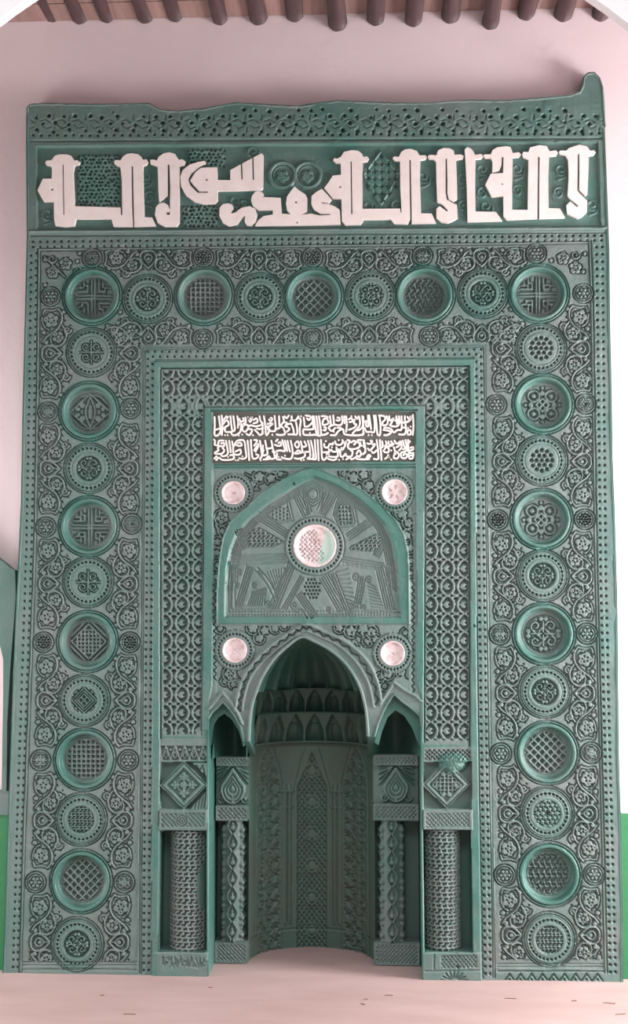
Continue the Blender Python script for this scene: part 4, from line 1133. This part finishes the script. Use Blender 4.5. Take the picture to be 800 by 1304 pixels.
# outer column shafts inside their windows
def worn(nx, nz):
    d = np.full((nz+1, nx+1), .85); yy, xx_ = np.mgrid[0:nz+1, 0:nx+1]
    e = ((xx_/nx-.80)/.17)**2+((yy/nz-.48)/.20)**2
    return .85-.45*np.clip((1.15-e)*3, 0, 1)
def d_y_worn(c, wp, hp):
    d_yfret(c, wp, hp)
    yy, xx_ = np.mgrid[0:c.nz+1, 0:c.nx+1]; e = ((xx_/c.nx-.80)/.16)**2+((yy/c.nz-.48)/.19)**2
    k = np.clip((1.15-e)*4, 0, 1); c.H = (c.H*(1-k)+(-.3)*k).astype(np.float32)
for side in (0, 1):
    ct = 'engaged_column'
    win = LW if side == 0 else RW
    col = empty(ct, (0, 0, 0)); col.parent = mih
    za, zb = W(*win[0])[1], W(*win[2])[1]
    x0, x1 = (W(win[3][0], win[3][1])[0], W(264, 1212)[0]) if side == 0 else (W(540, 1100)[0], W(602.5, 1212)[0])
    # recess: back, sides, top, floor
    V = [(x0-MX, 0, zb), (x1-MX, 0, zb), (x1-MX, 0, za), (x0-MX, 0, za), (x0-MX, .115, zb), (x1-MX, .115, zb), (x1-MX, .115, za), (x0-MX, .115, za)]
    me = pymesh('column_recess', V, [(4, 5, 6, 7), (0, 4, 7, 3), (1, 2, 6, 5), (3, 7, 6, 2), (0, 1, 5, 4)]); setdust(me, .2); link('column_recess', me, col, M_GREEN, smooth=False)
    s0, s1 = (212.5, 263.5) if side == 0 else (540.5, 588.5)
    xa, xb = W(s0, 1130)[0], W(s1, 1130)[0]; rad = (xb-xa)/2
    shaft('shaft', (xa+xb)/2, rad+.002, rad, zb-.002, za+.002, -.1, math.pi+.1, d_y_worn if side == 0 else d_yfret, col, worn if side == 0 else .85, 1.15)

# ------------------------------------------------------------------ white bosses: shallow plaster bowls set in the carving
def boss(x, y, r, kind, nr=16, na=60):
    cx, cz = W(x, y); R0 = r*PX; V = []; F = []; D = []
    for j in range(nr+1):
        q = j/nr
        for i in range(na):
            a_ = 2*math.pi*i/na
            dep = 2.4*(1-q**2) if q < .80 else 2.4*(1-.64)*(1-(q-.80)/.2)-1.9*math.sin((q-.80)/.2*math.pi*.75)
            h = -dep-.6
            px_, py_ = q*r*math.cos(a_), q*r*math.sin(a_)
            if kind == 'star' and q < .35: h += .9*max(0, math.cos(3*a_))*(1-q/.35)-.8*(q < .12)
            if kind == 'rays' and .25 < q < .6: h -= 1.3*(math.cos(5*a_+1) > .5)
            if kind == 'fret' and q < .76: h -= 1.6*(math.sin(px_*1.05+.6*math.sin(py_*.9)) * math.sin(py_*1.05+.5) > .12) * (0 if (px_ > 8 + .35*py_) else 1)
            V.append((cx+q*R0*math.cos(a_)-MX, -h*PX, cz-q*R0*math.sin(a_)))
            D.append(1.0 if (kind == 'fret' and (px_-8)**2*0+px_ > 9-.012*py_*py_*np.sign(py_)*-1-.45*py_ and q < .93) else 0.0)
    for j in range(nr):
        for i in range(na): F.append((j*na+i, j*na+(i+1) % na, (j+1)*na+(i+1) % na, (j+1)*na+i))
    n = len(V)
    for i in range(na):
        a_ = 2*math.pi*i/na; V.append((cx+R0*math.cos(a_)-MX, .02, cz-R0*math.sin(a_))); D.append(0.)
    for i in range(na): F.append((nr*na+i, nr*na+(i+1) % na, n+(i+1) % na, n+i))
    me = pymesh('plaster_boss', V, F)
    at = me.attributes.new('dust', 'FLOAT', 'POINT'); at.data.foreach_set('value', np.array(D, np.float32))
    return link('plaster_boss', me, mih, M_BOSS, 'white and pink plaster boss')
boss(*BOSS[0], 'star'); boss(*BOSS[1], 'rays'); boss(*BOSS[2], 'star'); boss(*BOSS[3], 'star'); boss(401, 695, 27.5, 'fret', 44, 160)

# ------------------------------------------------------------------ large white kufic letters
def extrude_poly(name, loops, y_back, y_front, m, label=None):
    """loops: outer + holes in px"""
    L3 = [[Vector((W(*p)[0]-MX, W(*p)[1], 0)) for p in lp] for lp in loops]
    flat = [v for lp in L3 for v in lp]; tri = tessellate_polygon(L3); n = len(flat)
    V = [(v.x, y_front, v.y) for v in flat]+[(v.x, y_back, v.y) for v in flat]
    F = []
    for t in tri:
        a, b, c = (flat[i] for i in t)
        F.append(tuple(t) if (b-a).cross(c-a).z > 0 else tuple(t[::-1]))
    o = 0
    for lp in L3:
        k = len(lp); area_ = sum(lp[i].x*lp[(i+1) % k].y-lp[(i+1) % k].x*lp[i].y for i in range(k))
        for i in range(k):
            a, b = o+i, o+(i+1) % k
            F.append((a, a+n, b+n, b) if area_ > 0 else (a, b, b+n, a+n))
        o += k
    me = pymesh(name, V, F); setdust(me, 0); return link(name, me, mih, m, label, smooth=False)
z1 = lambda P: [(40+x/5, 180+y/5) for x, y in P]; z2 = lambda P: [(180+x/5, 180+y/5) for x, y in P]
z3 = lambda P: [(310+x/5, 180+y/5) for x, y in P]; z4 = lambda P: [(450+x/5, 180+y/5) for x, y in P]; z5 = lambda P: [(580+x/4.2105, 180+y/4.2105) for x, y in P]
dot = lambda x, y, r=6: [(x-r, y-r), (x+r, y-r), (x+r, y+r), (x-r, y+r)]
LET = [
 (z1([(130,240),(133,185),(128,157),(95,152),(90,138),(95,126),(130,122),(150,95),(175,86),(200,85),(230,86),(255,95),(275,125),(295,122),(312,136),(305,150),(275,155),(268,200),(272,300),(278,415),(568,423),(571,472),(580,472),(578,260),(568,165),(540,155),(527,140),(535,122),(570,122),(585,98),(610,82),(640,78),(680,84),(700,100),(712,120),(735,116),(744,132),(735,150),(712,158),(714,300),(720,485),(770,487),(795,540),(656,547),(653,400),(648,160),(638,160),(641,400),(648,547),(525,545),(510,495),(285,495),(275,540),(215,547),(155,540),(146,500),(145,385),(80,385),(40,315),(75,240)]),
  [z1([(200,150),(207,150),(211,470),(204,470)]), z1(dot(134,310))]),
 (z2([(60,145),(58,120),(80,118),(100,125),(112,100),(145,78),(180,72),(215,82),(240,120),(262,116),(282,130),(275,155),(245,160),(243,520),(225,545),(150,545),(105,520),(88,470),(95,420),(115,398),(145,392),(172,408),(182,440),(180,455),(162,452),(162,470),(183,470),(186,300),(180,150),(168,150),(168,345),(115,388),(110,320),(108,230),(105,160)]), []),
 (z2([(360,134),(405,126),(412,140),(370,160),(345,185),(318,205),(303,235),(300,250),(315,285),(360,330),(425,330),(425,320),(370,320),(325,270),(312,250),(345,200),(380,172),(420,168),(483,168),(487,248),(568,250),(568,185),(634,149),(638,245),(646,245),(643,144),(706,110),(710,248),(719,248),(715,105),(768,78),(778,90),(775,300),(765,312),(487,316),(487,380),(470,398),(400,400),(340,385),(285,345),(255,290),(248,230),(265,185),(310,150)]), [z2(dot(418,247))]),
 (z2([(500,425),(520,402),(555,396),(580,405),(588,425),(572,450),(575,462),(600,455),(640,425),(690,415),(725,430),(740,470),(730,515),(700,540),(675,537),(660,518),(660,490),(668,478),(650,480),(610,530),(560,542),(520,520),(498,475)]), []),
 (z3([(55,350),(75,325),(100,318),(125,330),(132,345),(122,356),(238,362),(245,463),(300,466),(278,440),(272,400),(278,355),(305,315),(328,290),(355,315),(395,340),(408,365),(405,445),(370,467),(408,466),(430,462),(485,474),(555,470),(555,463),(490,462),(450,435),(433,400),(435,350),(465,325),(500,305),(530,335),(562,372),(545,395),(500,388),(498,397),(545,402),(590,420),(615,440),(620,530),(340,536),(75,540),(95,505),(130,478),(188,468),(188,440),(95,437),(62,415),(50,380)]), [z3(dot(336,390)), z3(dot(343,520,5))]),
 (z3([(580,108),(595,115),(622,100),(640,70),(690,58),(730,62),(755,80),(765,102),(788,98),(800,112),(790,130),(762,132),(758,250),(760,432),(998,430),(1002,455),(1008,455),(1000,300),(998,128),(965,125),(952,110),(960,98),(990,102),(1005,70),(1030,54),(1065,50),(1105,63),(1122,92),(1160,90),(1168,103),(1158,116),(1128,120),(1125,250),(1132,460),(1200,462),(1227,522),(1073,525),(1070,350),(1066,120),(1057,120),(1060,350),(1063,500),(1045,528),(960,525),(940,498),(765,500),(758,515),(745,533),(650,535),(628,510),(625,368),(570,365),(515,300),(545,260),(570,220),(622,215),(620,140),(590,138),(572,122)]),
  [z3([(683,130),(690,130),(695,465),(687,465)]), z3(dot(617,293))]),
 (z4([(480,90),(500,88),(530,92),(540,60),(575,45),(615,47),(640,62),(644,88),(685,86),(703,95),(698,113),(655,120),(660,250),(662,370),(635,385),(608,372),(599,330),(600,250),(597,112),(588,112),(588,330),(595,372),(630,394),(660,405),(665,490),(640,505),(600,522),(560,515),(530,490),(530,430),(550,415),(596,449),(603,442),(565,400),(535,388),(530,250),(528,130),(510,115),(485,115),(475,102)]), []),
 (z5([(50,45),(65,33),(85,42),(98,58),(105,75),(140,70),(148,82),(140,94),(108,97),(106,240),(108,378),(218,380),(252,428),(66,432),(62,260),(55,110)]), []),
 (z5([(155,72),(190,72),(200,48),(225,34),(270,28),(295,32),(308,65),(340,60),(352,72),(342,86),(308,88),(304,240),(305,368),(388,370),(390,240),(392,100),(365,88),(358,72),(365,58),(392,60),(400,35),(450,22),(490,28),(505,55),(540,50),(550,63),(540,78),(503,80),(498,200),(500,360),(560,362),(588,410),(450,415),(450,250),(452,85),(443,85),(441,250),(440,415),(275,422),(258,405),(258,295),(195,297),(160,235),(190,175),(257,172),(258,85),(249,85),(247,130),(235,157),(198,168),(200,110),(190,92),(160,90),(150,80)]), [z5(dot(252,231,4))]),
 (z5([(560,52),(595,52),(610,38),(665,20),(705,28),(722,52),(745,50),(752,62),(742,74),(715,78),(712,200),(708,285),(695,292),(664,262),(666,170),(665,70),(656,70),(655,170),(654,266),(665,280),(707,320),(705,380),(680,405),(655,415),(600,390),(595,345),(615,325),(652,354),(659,347),(607,302),(602,290),(608,200),(605,100),(590,75),(562,70),(555,60)]), []),
]
for outer, holes in LET:
    extrude_poly('kufic_letters', [outer]+holes, 0.014, -0.0045, M_WHITE, 'white kufic letters in flat relief')

for P in ([(263, 932), (266, 905), (284, 886), (304, 911), (313, 944), (309, 952), (303, 931), (294, 917), (285, 909.5), (277, 914), (271, 924), (267, 950), (264, 952)],
          [(477, 946), (483, 915), (494, 888), (502, 878), (523, 896), (538, 912), (538, 952), (534, 950), (525, 927), (515, 912), (504, 905), (494, 914), (487, 932), (482, 950)]):
    extrude_poly('inner_small_arch', [[tuple(p) for p in P]], .075, .035, M_GREEN)
# ------------------------------------------------------------------ two lines of small white script
TXT = {
 (270, 525): [[(38,70),(42,200),(40,350),(95,350),(130,300),(125,200),(105,60)],[(150,50),(160,200),(150,350)],[(170,130),(210,80),(250,70)],[(55,270),(120,250)],[(200,350),(202,352)],[(240,350),(242,352)],[(170,180),(230,120),(260,190),(200,230),(180,260)],[(330,60),(345,180),(350,270),(300,300),(210,300),(200,240)],[(285,60),(300,200),(310,270)],[(390,60),(405,150),(400,240)],[(220,60),(240,90)],[(425,100),(440,140),(490,130),(480,90)],[(420,190),(450,170),(440,290),(380,345),(320,350),(290,310)],[(515,80),(520,150),(480,190),(470,270),(510,300),(560,240),(540,190),(490,200)],[(555,75),(580,110),(620,70),(590,150),(560,90)],[(410,355),(412,357)],[(465,340),(467,342)],[(560,210),(610,200),(650,215),(720,210),(770,180),(745,120),(735,60)],[(640,120),(690,95),(700,150),(640,170)],[(570,260),(620,270),(580,350),(530,330)],[(630,350),(632,352)],[(660,270),(700,310),(740,350),(790,320)],[(690,250),(740,260),(790,240)]],
 (334, 525): [[(25,60),(40,150),(50,250),(60,350),(90,320),(110,260),(60,210)],[(5,160),(5,320)],[(105,110),(130,140),(155,100),(130,85)],[(80,180),(130,170),(160,180),(100,220)],[(190,55),(205,200),(200,280),(140,290),(80,260)],[(260,60),(265,200),(270,240),(200,260)],[(320,70),(335,140),(290,200),(330,250),(350,330),(280,350),(220,340)],[(345,60),(375,90),(410,50)],[(155,345),(157,347)],[(340,150),(400,180),(350,210),(420,250),(380,300)],[(455,60),(460,120),(520,120),(560,60)],[(435,130),(438,132)],[(520,150),(540,250),(535,340),(470,340),(400,340)],[(450,180),(480,260),(490,330)],[(400,180),(450,175)],[(565,90),(595,120),(580,250),(585,355)],[(600,60),(602,62)],[(640,80),(650,160),(660,220),(720,210),(770,160)],[(690,90),(720,120),(750,80)],[(640,260),(700,265),(780,260)],[(630,280),(640,340),(700,350),(790,350)],[(735,320),(737,322)],[(775,60),(780,150),(795,260)],[(670,50),(740,60)]],
 (398, 525): [[(20,60),(40,200),(60,340),(20,340)],[(60,60),(80,200),(90,330)],[(100,60),(120,200),(130,350),(60,350)],[(140,60),(190,60),(240,80),(170,110),(160,190),(210,190),(250,160),(230,110)],[(270,60),(285,180),(270,210)],[(320,50),(330,180),(280,210),(250,240),(300,290),(350,240)],[(370,120),(410,130),(420,90),(385,80)],[(345,190),(420,200),(460,160),(455,60)],[(180,230),(210,240),(195,280),(170,270)],[(140,350),(200,340),(240,320)],[(280,350),(350,350),(400,290),(470,260),(490,330),(560,350),(700,355),(780,340)],[(520,60),(530,180),(520,300)],[(570,150),(620,140),(600,90),(560,110)],[(490,60),(495,170)],[(560,270),(640,240),(680,190),(640,170),(650,110)],[(660,60),(690,100),(720,60),(730,200),(650,290),(620,330)],[(770,60),(780,200),(740,260),(690,280)],[(380,240),(440,240)],[(600,60),(602,62)],[(330,300),(332,302)]],
 (462, 525): [[(10,70),(10,340)],[(30,150),(60,130),(50,200),(90,210),(80,50)],[(100,50),(115,150),(130,260)],[(30,240),(60,300),(120,300),(180,300),(185,150),(170,50)],[(20,320),(0,350)],[(90,350),(92,352)],[(140,350),(142,352)],[(200,50),(215,200),(230,340),(270,340),(275,200),(260,60)],[(250,50),(330,60),(350,110),(310,150),(310,200),(370,190),(390,130),(370,60)],[(410,60),(420,130),(480,90),(440,170),(420,200),(500,220),(560,190),(540,110),(500,130)],[(330,240),(380,240),(440,260),(480,310),(540,270),(600,260),(600,60)],[(520,60),(530,180)],[(560,60),(575,160)],[(330,350),(380,350),(440,300),(320,270)],[(560,340),(640,340),(670,280),(655,150),(650,60)],[(690,70),(720,110),(740,60),(740,110),(680,150),(600,160)],[(700,240),(702,242)],[(740,220),(742,222)],[(690,340),(740,340),(740,280),(700,280),(690,330)],[(775,40),(785,200),(775,350)],[(610,230),(650,240)]],
 (270, 557): [[(30,35),(50,60),(40,110),(90,120),(100,70),(120,50),(180,50)],[(140,90),(190,90),(180,140),(130,130),(90,160),(100,200),(50,230),(50,250),(150,250),(190,200),(160,160)],[(215,50),(235,150),(245,250),(190,290),(140,280)],[(265,50),(280,150),(290,230)],[(35,330),(70,290)],[(65,350),(95,310)],[(110,310),(160,345),(280,345),(340,320),(320,270),(280,280)],[(245,300),(247,302)],[(310,60),(325,150),(330,240),(380,270),(440,250),(440,190),(400,200),(360,220)],[(340,130),(380,60),(440,40),(500,60),(520,200),(530,300),(480,330),(420,320)],[(370,110),(410,130),(460,120),(440,80),(400,90)],[(550,50),(565,200),(575,350)],[(600,40),(610,200),(630,320),(690,320),(720,280),(680,260)],[(470,290),(472,292)],[(365,350),(367,352)],[(400,350),(402,352)],[(650,40),(700,50),(650,130)],[(715,100),(650,200)],[(720,130),(670,220)],[(740,50),(755,150),(770,280),(740,330)],[(750,350),(752,352)],[(780,200),(800,200)]],
 (334, 557): [[(45,50),(60,130),(80,250),(20,280)],[(10,120),(10,250)],[(140,50),(155,150),(100,170),(60,170)],[(155,150),(180,230),(190,320),(120,330),(20,340)],[(60,330),(100,290),(130,330)],[(195,110),(240,130),(290,120),(280,70),(250,90)],[(310,40),(340,150),(350,210),(280,200),(220,210)],[(350,50),(375,150),(385,210)],[(390,50),(410,150),(430,220)],[(440,50),(460,150),(470,240),(440,330),(330,320),(300,300)],[(200,230),(160,220)],[(350,280),(352,282)],[(230,250),(220,330),(290,340)],[(250,300),(252,302)],[(500,110),(540,160),(570,120),(550,60),(510,90)],[(480,240),(540,250),(590,230),(560,200),(520,230)],[(595,60),(620,140),(680,130),(650,60)],[(610,150),(620,220),(590,240)],[(500,320),(560,330),(650,300),(660,250),(640,230),(720,220)],[(705,50),(730,150),(740,290),(700,320)],[(750,50),(780,180),(790,320),(700,330)],[(600,350),(602,352)],[(640,345),(642,347)],[(210,60),(240,30)]],
 (398, 557): [[(10,250),(10,340)],[(35,40),(45,180),(55,330),(10,330)],[(80,40),(90,180),(95,350)],[(130,40),(140,180),(150,320),(190,340),(250,250),(220,250),(230,280),(300,300),(390,290),(380,200)],[(180,100),(190,150),(240,150),(270,100),(310,110),(320,80)],[(205,55),(207,57)],[(350,60),(370,110),(440,110),(470,60),(460,40)],[(405,40),(407,42)],[(170,230),(230,225),(270,210),(250,180)],[(290,190),(320,220),(370,210),(370,150)],[(300,150),(302,152)],[(490,90),(520,60),(500,130),(460,190),(450,160)],[(540,40),(580,60),(550,110),(560,170),(640,180),(720,150),(740,80)],[(600,80),(640,50),(670,80),(640,110)],[(690,60),(760,130)],[(700,40),(760,40)],[(430,190),(435,290),(480,290),(510,250),(530,290),(600,290),(620,220),(590,200)],[(240,330),(320,350),(370,330)],[(410,345),(412,347)],[(470,330),(472,332)],[(520,340),(580,310),(600,340),(660,310)],[(680,250),(720,200),(750,250),(720,300),(690,280),(680,330),(790,340)],[(790,60),(795,150)],[(785,250),(800,240)],[(405,180),(415,230)]],
 (462, 557): [[(15,40),(30,100),(40,220),(0,260)],[(70,90),(110,100),(150,60),(120,50)],[(80,170),(110,200),(170,140),(190,100),(150,110)],[(140,220),(170,240),(230,200),(240,330),(170,330)],[(215,40),(230,130),(240,200)],[(265,40),(275,160),(285,250),(290,350)],[(60,320),(90,270),(120,290),(80,320)],[(0,340),(100,335)],[(300,60),(310,140),(270,170)],[(320,200),(350,230),(400,220),(400,170),(360,150),(340,180)],[(355,60),(370,100),(340,140),(460,120),(440,60)],[(345,330),(390,300),(410,320),(390,270)],[(440,340),(442,342)],[(440,200),(442,202)],[(400,60),(410,110),(480,100)],[(480,150),(500,220),(480,310),(540,320),(560,260),(520,220),(510,260)],[(490,50),(530,100),(580,60),(560,130),(520,150)],[(590,60),(600,150),(560,200)],[(620,50),(640,130),(680,200),(600,230)],[(660,40),(680,130),(700,210)],[(590,240),(600,310),(660,320),(690,270),(640,250),(630,280)],[(700,40),(715,80),(730,60)],[(700,60),(710,200),(720,320),(770,320),(780,290)],[(740,160),(780,150),(780,190),(740,200),(720,240),(790,240)],[(740,280),(790,270)],[(620,180),(700,170)]],
}
def strokes_mesh(name, lines, wpx_, y_back, y_front, m):
    V = []; F = []
    for P in lines:
        Q = [Vector((W(*p)[0]-MX, W(*p)[1])) for p in P]
        hw = wpx_*PX/2
        # rounded cap ribbon
        ts = []
        for i in range(len(Q)):
            t = (Q[min(i+1, len(Q)-1)]-Q[max(i-1, 0)]); ts.append(t.normalized() if t.length > 1e-9 else Vector((1, 0)))
        Lf = []; Rt = []
        for q, t in zip(Q, ts): n_ = Vector((-t.y, t.x)); Lf.append(q+n_*hw); Rt.append(q-n_*hw)
        start = Q[0]-ts[0]*hw; end = Q[-1]+ts[-1]*hw
        st_n = Vector((-ts[0].y, ts[0].x))
        Lf = [Q[0]-ts[0]*hw*.8+st_n*hw*.55]+Lf+[Q[-1]+ts[-1]*hw*.8+Vector((-ts[-1].y, ts[-1].x))*hw*.55]
        Rt = [Q[0]-ts[0]*hw*.8-st_n*hw*.55]+Rt+[Q[-1]+ts[-1]*hw*.8-Vector((-ts[-1].y, ts[-1].x))*hw*.55]
        o = len(V); n = len(Lf); yf = y_front+random.uniform(-.0006, .0006)
        for a, b in zip(Lf, Rt): V += [(a.x, yf, a.y), (b.x, yf, b.y), (a.x, y_back, a.y), (b.x, y_back, b.y)]
        for i in range(n-1):
            k = o+4*i; F += [(k, k+4, k+5, k+1), (k, k+2, k+6, k+4), (k+1, k+5, k+7, k+3)]
        F += [(o, o+1, o+3, o+2), (o+4*(n-1), o+4*(n-1)+2, o+4*(n-1)+3, o+4*(n-1)+1)]
    me = pymesh(name, V, F); setdust(me, 0); return link(name, me, mih, m, 'small white cursive script in relief', smooth=False)
for row in (525, 557):
    for (ox, oy), ST in TXT.items():
        if oy != row: continue
        allp = []
        for P in ST:
            Q = [(ox+x/12.12, oy+y/12.12) for x, y in P]
            allp.append(smooth(Q, 4) if len(Q) > 2 else Q)
        strokes_mesh('script_words', allp, 2.25, 0.010, -0.001, M_WHITE)

mih['label'] = 'tall dark green carved plaster prayer niche with round medallions and white lettering'
mih['category'] = 'prayer niche'

# ------------------------------------------------------------------ setting
def structure(o): o['kind'] = 'structure'; return o
def plain(name, V, F, m):
    me = pymesh(name, V, F); setdust(me, .3); return link(name, me, None, m, smooth=False)
ZC = W(400, 19, .07)[1]                          # ceiling boards meet the back wall
YW = .07
# back wall with a hole behind the niche
nx0, nx1, nzt = W(192, 900)[0], W(612, 900)[0], W(400, 780)[1]
WX = 4.2
V = [(-WX, YW, 0), (nx0, YW, 0), (nx0, YW, nzt), (nx1, YW, nzt), (nx1, YW, 0), (WX, YW, 0), (WX, YW, ZC+.3), (-WX, YW, ZC+.3)]
V += [(x, YW+.6, z) for x, y, z in V]
wb = structure(plain('wall_back', V, [(0, 7, 2, 1), (2, 7, 6, 3), (3, 6, 5, 4), (1, 2, 10, 9), (2, 3, 11, 10), (3, 4, 12, 11), (8, 9, 10, 15), (10, 11, 14, 15), (11, 12, 13, 14), (7, 15, 14, 6), (9, 10, 11, 12)], M_WALL))
fl_ = structure(plain('floor', [(-WX-2, -9, 0), (WX+2, -9, 0), (WX+2, .9, 0), (-WX-2, .9, 0), (-WX-2, -9, -.1), (WX+2, -9, -.1), (WX+2, .9, -.1), (-WX-2, .9, -.1)],
      [(0, 1, 2, 3), (7, 6, 5, 4), (0, 4, 5, 1), (1, 5, 6, 2), (2, 6, 7, 3), (3, 7, 4, 0)], M_FLOOR))
# foreground arch wall through which the niche is seen
YA = -1.7
_p = np.array([W(x, y, YA+.04) for x, y in ((0, 36), (24, 16.5), (48, 0), (391, -102), (745, 0), (772, 19), (800, 42))])
_s = np.linalg.lstsq(np.c_[2*_p, np.ones(len(_p))], (_p**2).sum(1), rcond=None)[0]
acx, acz = _s[0], _s[1]; ar = math.sqrt(_s[2]+acx**2+acz**2)
V = []; n = 64; F = []
ZTOP = 4.6
inner = [(acx-ar, 0)]+[(acx-ar*math.cos(math.pi*i/n), acz+ar*math.sin(math.pi*i/n)) for i in range(n+1)]+[(acx+ar, 0)]
outer = [(-WX-2, 0)]+[(-WX-2+(2*WX+4)*i/n, ZTOP) for i in range(n+1)]+[(WX+2, 0)]
for (a, b), (c, d) in zip(inner, outer): V += [(a, YA, b), (c, YA, d), (a, YA+.04, b), (c, YA+.04, d)]
for i in range(len(inner)-1):
    k = 4*i; F += [(k, k+4, k+5, k+1), (k+2, k+3, k+7, k+6), (k, k+2, k+6, k+4), (k+1, k+5, k+7, k+3)]
wf = plain('wall_front', V, F, M_ARCH); structure(wf)
# ceiling: boards with round dark poles running from the back wall towards the viewer
ce = empty('ceiling', (0, -1, ZC)); ce['kind'] = 'structure'
def child(o, p): o.parent = p; o.matrix_parent_inverse = p.matrix_world.inverted() if False else Matrix.Translation(-Vector(p.location)); return o
y = YW; k = 0
while y > YA-.0:
    y2 = y-.155
    x = -WX
    V = [(-WX, y-.004, ZC), (WX, y-.004, ZC), (WX, y2+.004, ZC), (-WX, y2+.004, ZC)]
    V += [(a, b, c+.03) for a, b, c in V]
    child(plain('ceiling_board', V, [(0, 1, 2, 3), (7, 6, 5, 4), (0, 4, 5, 1), (1, 5, 6, 2), (2, 6, 7, 3), (3, 7, 4, 0)], M_BOARD), ce); y = y2
PXS = [(28, 28), (67, 30), (101, 32), (137, 31), (184, 31), (224, 30), (281, 34), (328, 33), (376, 30), (429, 41), (478, 34), (527, 36), (573, 31), (624, 39), (671, 28), (717, 29), (766, 29)]
pole_px = [(-60, 30), (-15, 30)]+PXS+[(815, 30), (860, 31)]
for (px_, py_) in pole_px:
    rr_ = .041+random.uniform(-.003, .003)
    cx, zb = W(px_, py_-1, YW); cz = zb+rr_
    V = []; F = []; sg = 18; ny = 14
    for j in range(ny+1):
        yy_ = YW+.01+(YA-YW)*j/ny
        for i in range(sg):
            a_ = 2*math.pi*i/sg; q = rr_*(1+.05*math.sin(j*1.7+px_)+.03*math.sin(i*2+px_)); V.append((cx+q*math.cos(a_)+.004*math.sin(j*.9+px_), yy_, cz+q*math.sin(a_)))
    for j in range(ny):
        for i in range(sg): F.append((j*sg+i, j*sg+(i+1) % sg, (j+1)*sg+(i+1) % sg, (j+1)*sg+i))
    F.append(tuple(range(sg))); F.append(tuple(range(ny*sg, (ny+1)*sg))[::-1])
    me = pymesh('ceiling_pole', V, F); setdust(me, .3); child(link('ceiling_pole', me, None, M_POLE), ce)
# green painted dado on the back wall either side, with its rail
def bx(name, x0, x1, y0, y1, z0, z1, m, d=.3):
    V = [(x, y_, z) for z in (z0, z1) for x, y_ in ((x0, y0), (x1, y0), (x1, y1), (x0, y1))]
    me = pymesh(name, V, [(0, 3, 2, 1), (4, 5, 6, 7), (0, 1, 5, 4), (1, 2, 6, 5), (2, 3, 7, 6), (3, 0, 4, 7)]); setdust(me, d); return link(name, me, None, m, smooth=False)
zl = W(5, 1037, .05)[1]
t1 = bx('trim_1', -WX, W(5, 1240)[0]+.02, .045, .069, .0, zl, M_DADO); structure(t1)
t2 = bx('trim_2', W(790, 1240)[0]-.02, WX, .045, .069, .0, W(795, 1036, .05)[1], M_DADO); structure(t2)
t3 = bx('trim_3', -WX, W(8, 1040)[0]+.02, .028, .069, zl, W(5, 1007, .03)[1], M_GREEN, .6); structure(t3)
# carved green bracket at the left edge, part of the neighbouring panel
BR = [(-60, 640), (-40, 668), (-20, 692), (0, 710), (8, 716), (16, 723), (22, 726), (23, 760), (20, 800), (16, 850), (12, 920), (11, 1008), (5, 1008), (6, 940), (7, 880), (7, 840), (4, 826), (0, 816), (-8, 808), (-20, 800), (-40, 790), (-60, 770)]
L3 = [Vector((W(x-4, y, .0)[0], W(x-4, y, .0)[1], 0)) for x, y in BR]
tri = tessellate_polygon([L3]); n = len(L3)
V = [(v.x, .012, v.y) for v in L3]+[(v.x, .069, v.y) for v in L3]
F = [tuple(t) for t in tri]+[(i, (i+1) % n, n+(i+1) % n, n+i) for i in range(n)]
me = pymesh('carved_bracket', V, F); setdust(me, .35)
br = link('carved_bracket', me, None, M_GREEN, smooth=False)
br['label'] = 'curved green plaster bracket meeting the left edge of the carved niche'; br['category'] = 'bracket'
# litter on the floor
cb = []
SCR = [(165, 1292, 14, .1, 'long thin scrap of straw at the bottom left corner of the floor'), (130, 1268, 5, .4, 'tiny dark scrap on the floor left of the long straw'),
       (466, 1273, 6, .8, 'short dark scrap of the pair lying in front of the niche, nearer the wall'), (462, 1279, 7, 2.4, 'short dark scrap of the pair lying in front of the niche, nearer the viewer'),
       (495, 1268, 10, .2, 'dark flat scrap on the floor before the right column base'), (650, 1272, 14, .1, 'long brown scrap below the right border, near its inner edge'),
       (731, 1275, 6, .4, 'tiny brown scrap between two longer ones at the lower right'), (776, 1278, 14, -.05, 'long brown scrap at the far right, closer to the wall'),
       (790, 1292, 13, .4, 'slanted brown scrap in the bottom right corner'), (268, 1258, 5, .3, 'tiny dark scrap in front of the left column base')]
for (px_, py_, l, a_, lb_) in SCR:
    d = R @ np.array([px_-400.0, 652.0-py_, -FPX]); t = -CAM[2]/d[2]; p = CAM+t*d
    cb.append((p, l*.0034, a_, lb_))
for (p, l, a_, lb_) in cb:
    V = []; hw = .0025
    c_, s_2 = math.cos(a_), math.sin(a_)
    for q in range(5):
        u = -l/2+l*q/4; wd = hw*(1-.6*abs(q-2)/2); bend = .003*math.sin(q*1.3)
        for o_, z in ((-wd, 0.0), (0, .003), (wd, 0.0)): V.append((u*c_-(o_+bend)*s_2, u*s_2+(o_+bend)*c_, z))
    F = [(3*q+j, 3*q+j+1, 3*q+j+4, 3*q+j+3) for q in range(4) for j in range(2)]
    F += [(0, 1, 2), (12, 14, 13)]
    me = pymesh('straw_scrap', V, F); o = link('straw_scrap', me, None, M_CHIP); o.location = (p[0], p[1], .0005)
    o['label'] = lb_; o['category'] = 'litter'; o['group'] = 'scraps of litter on the floor'
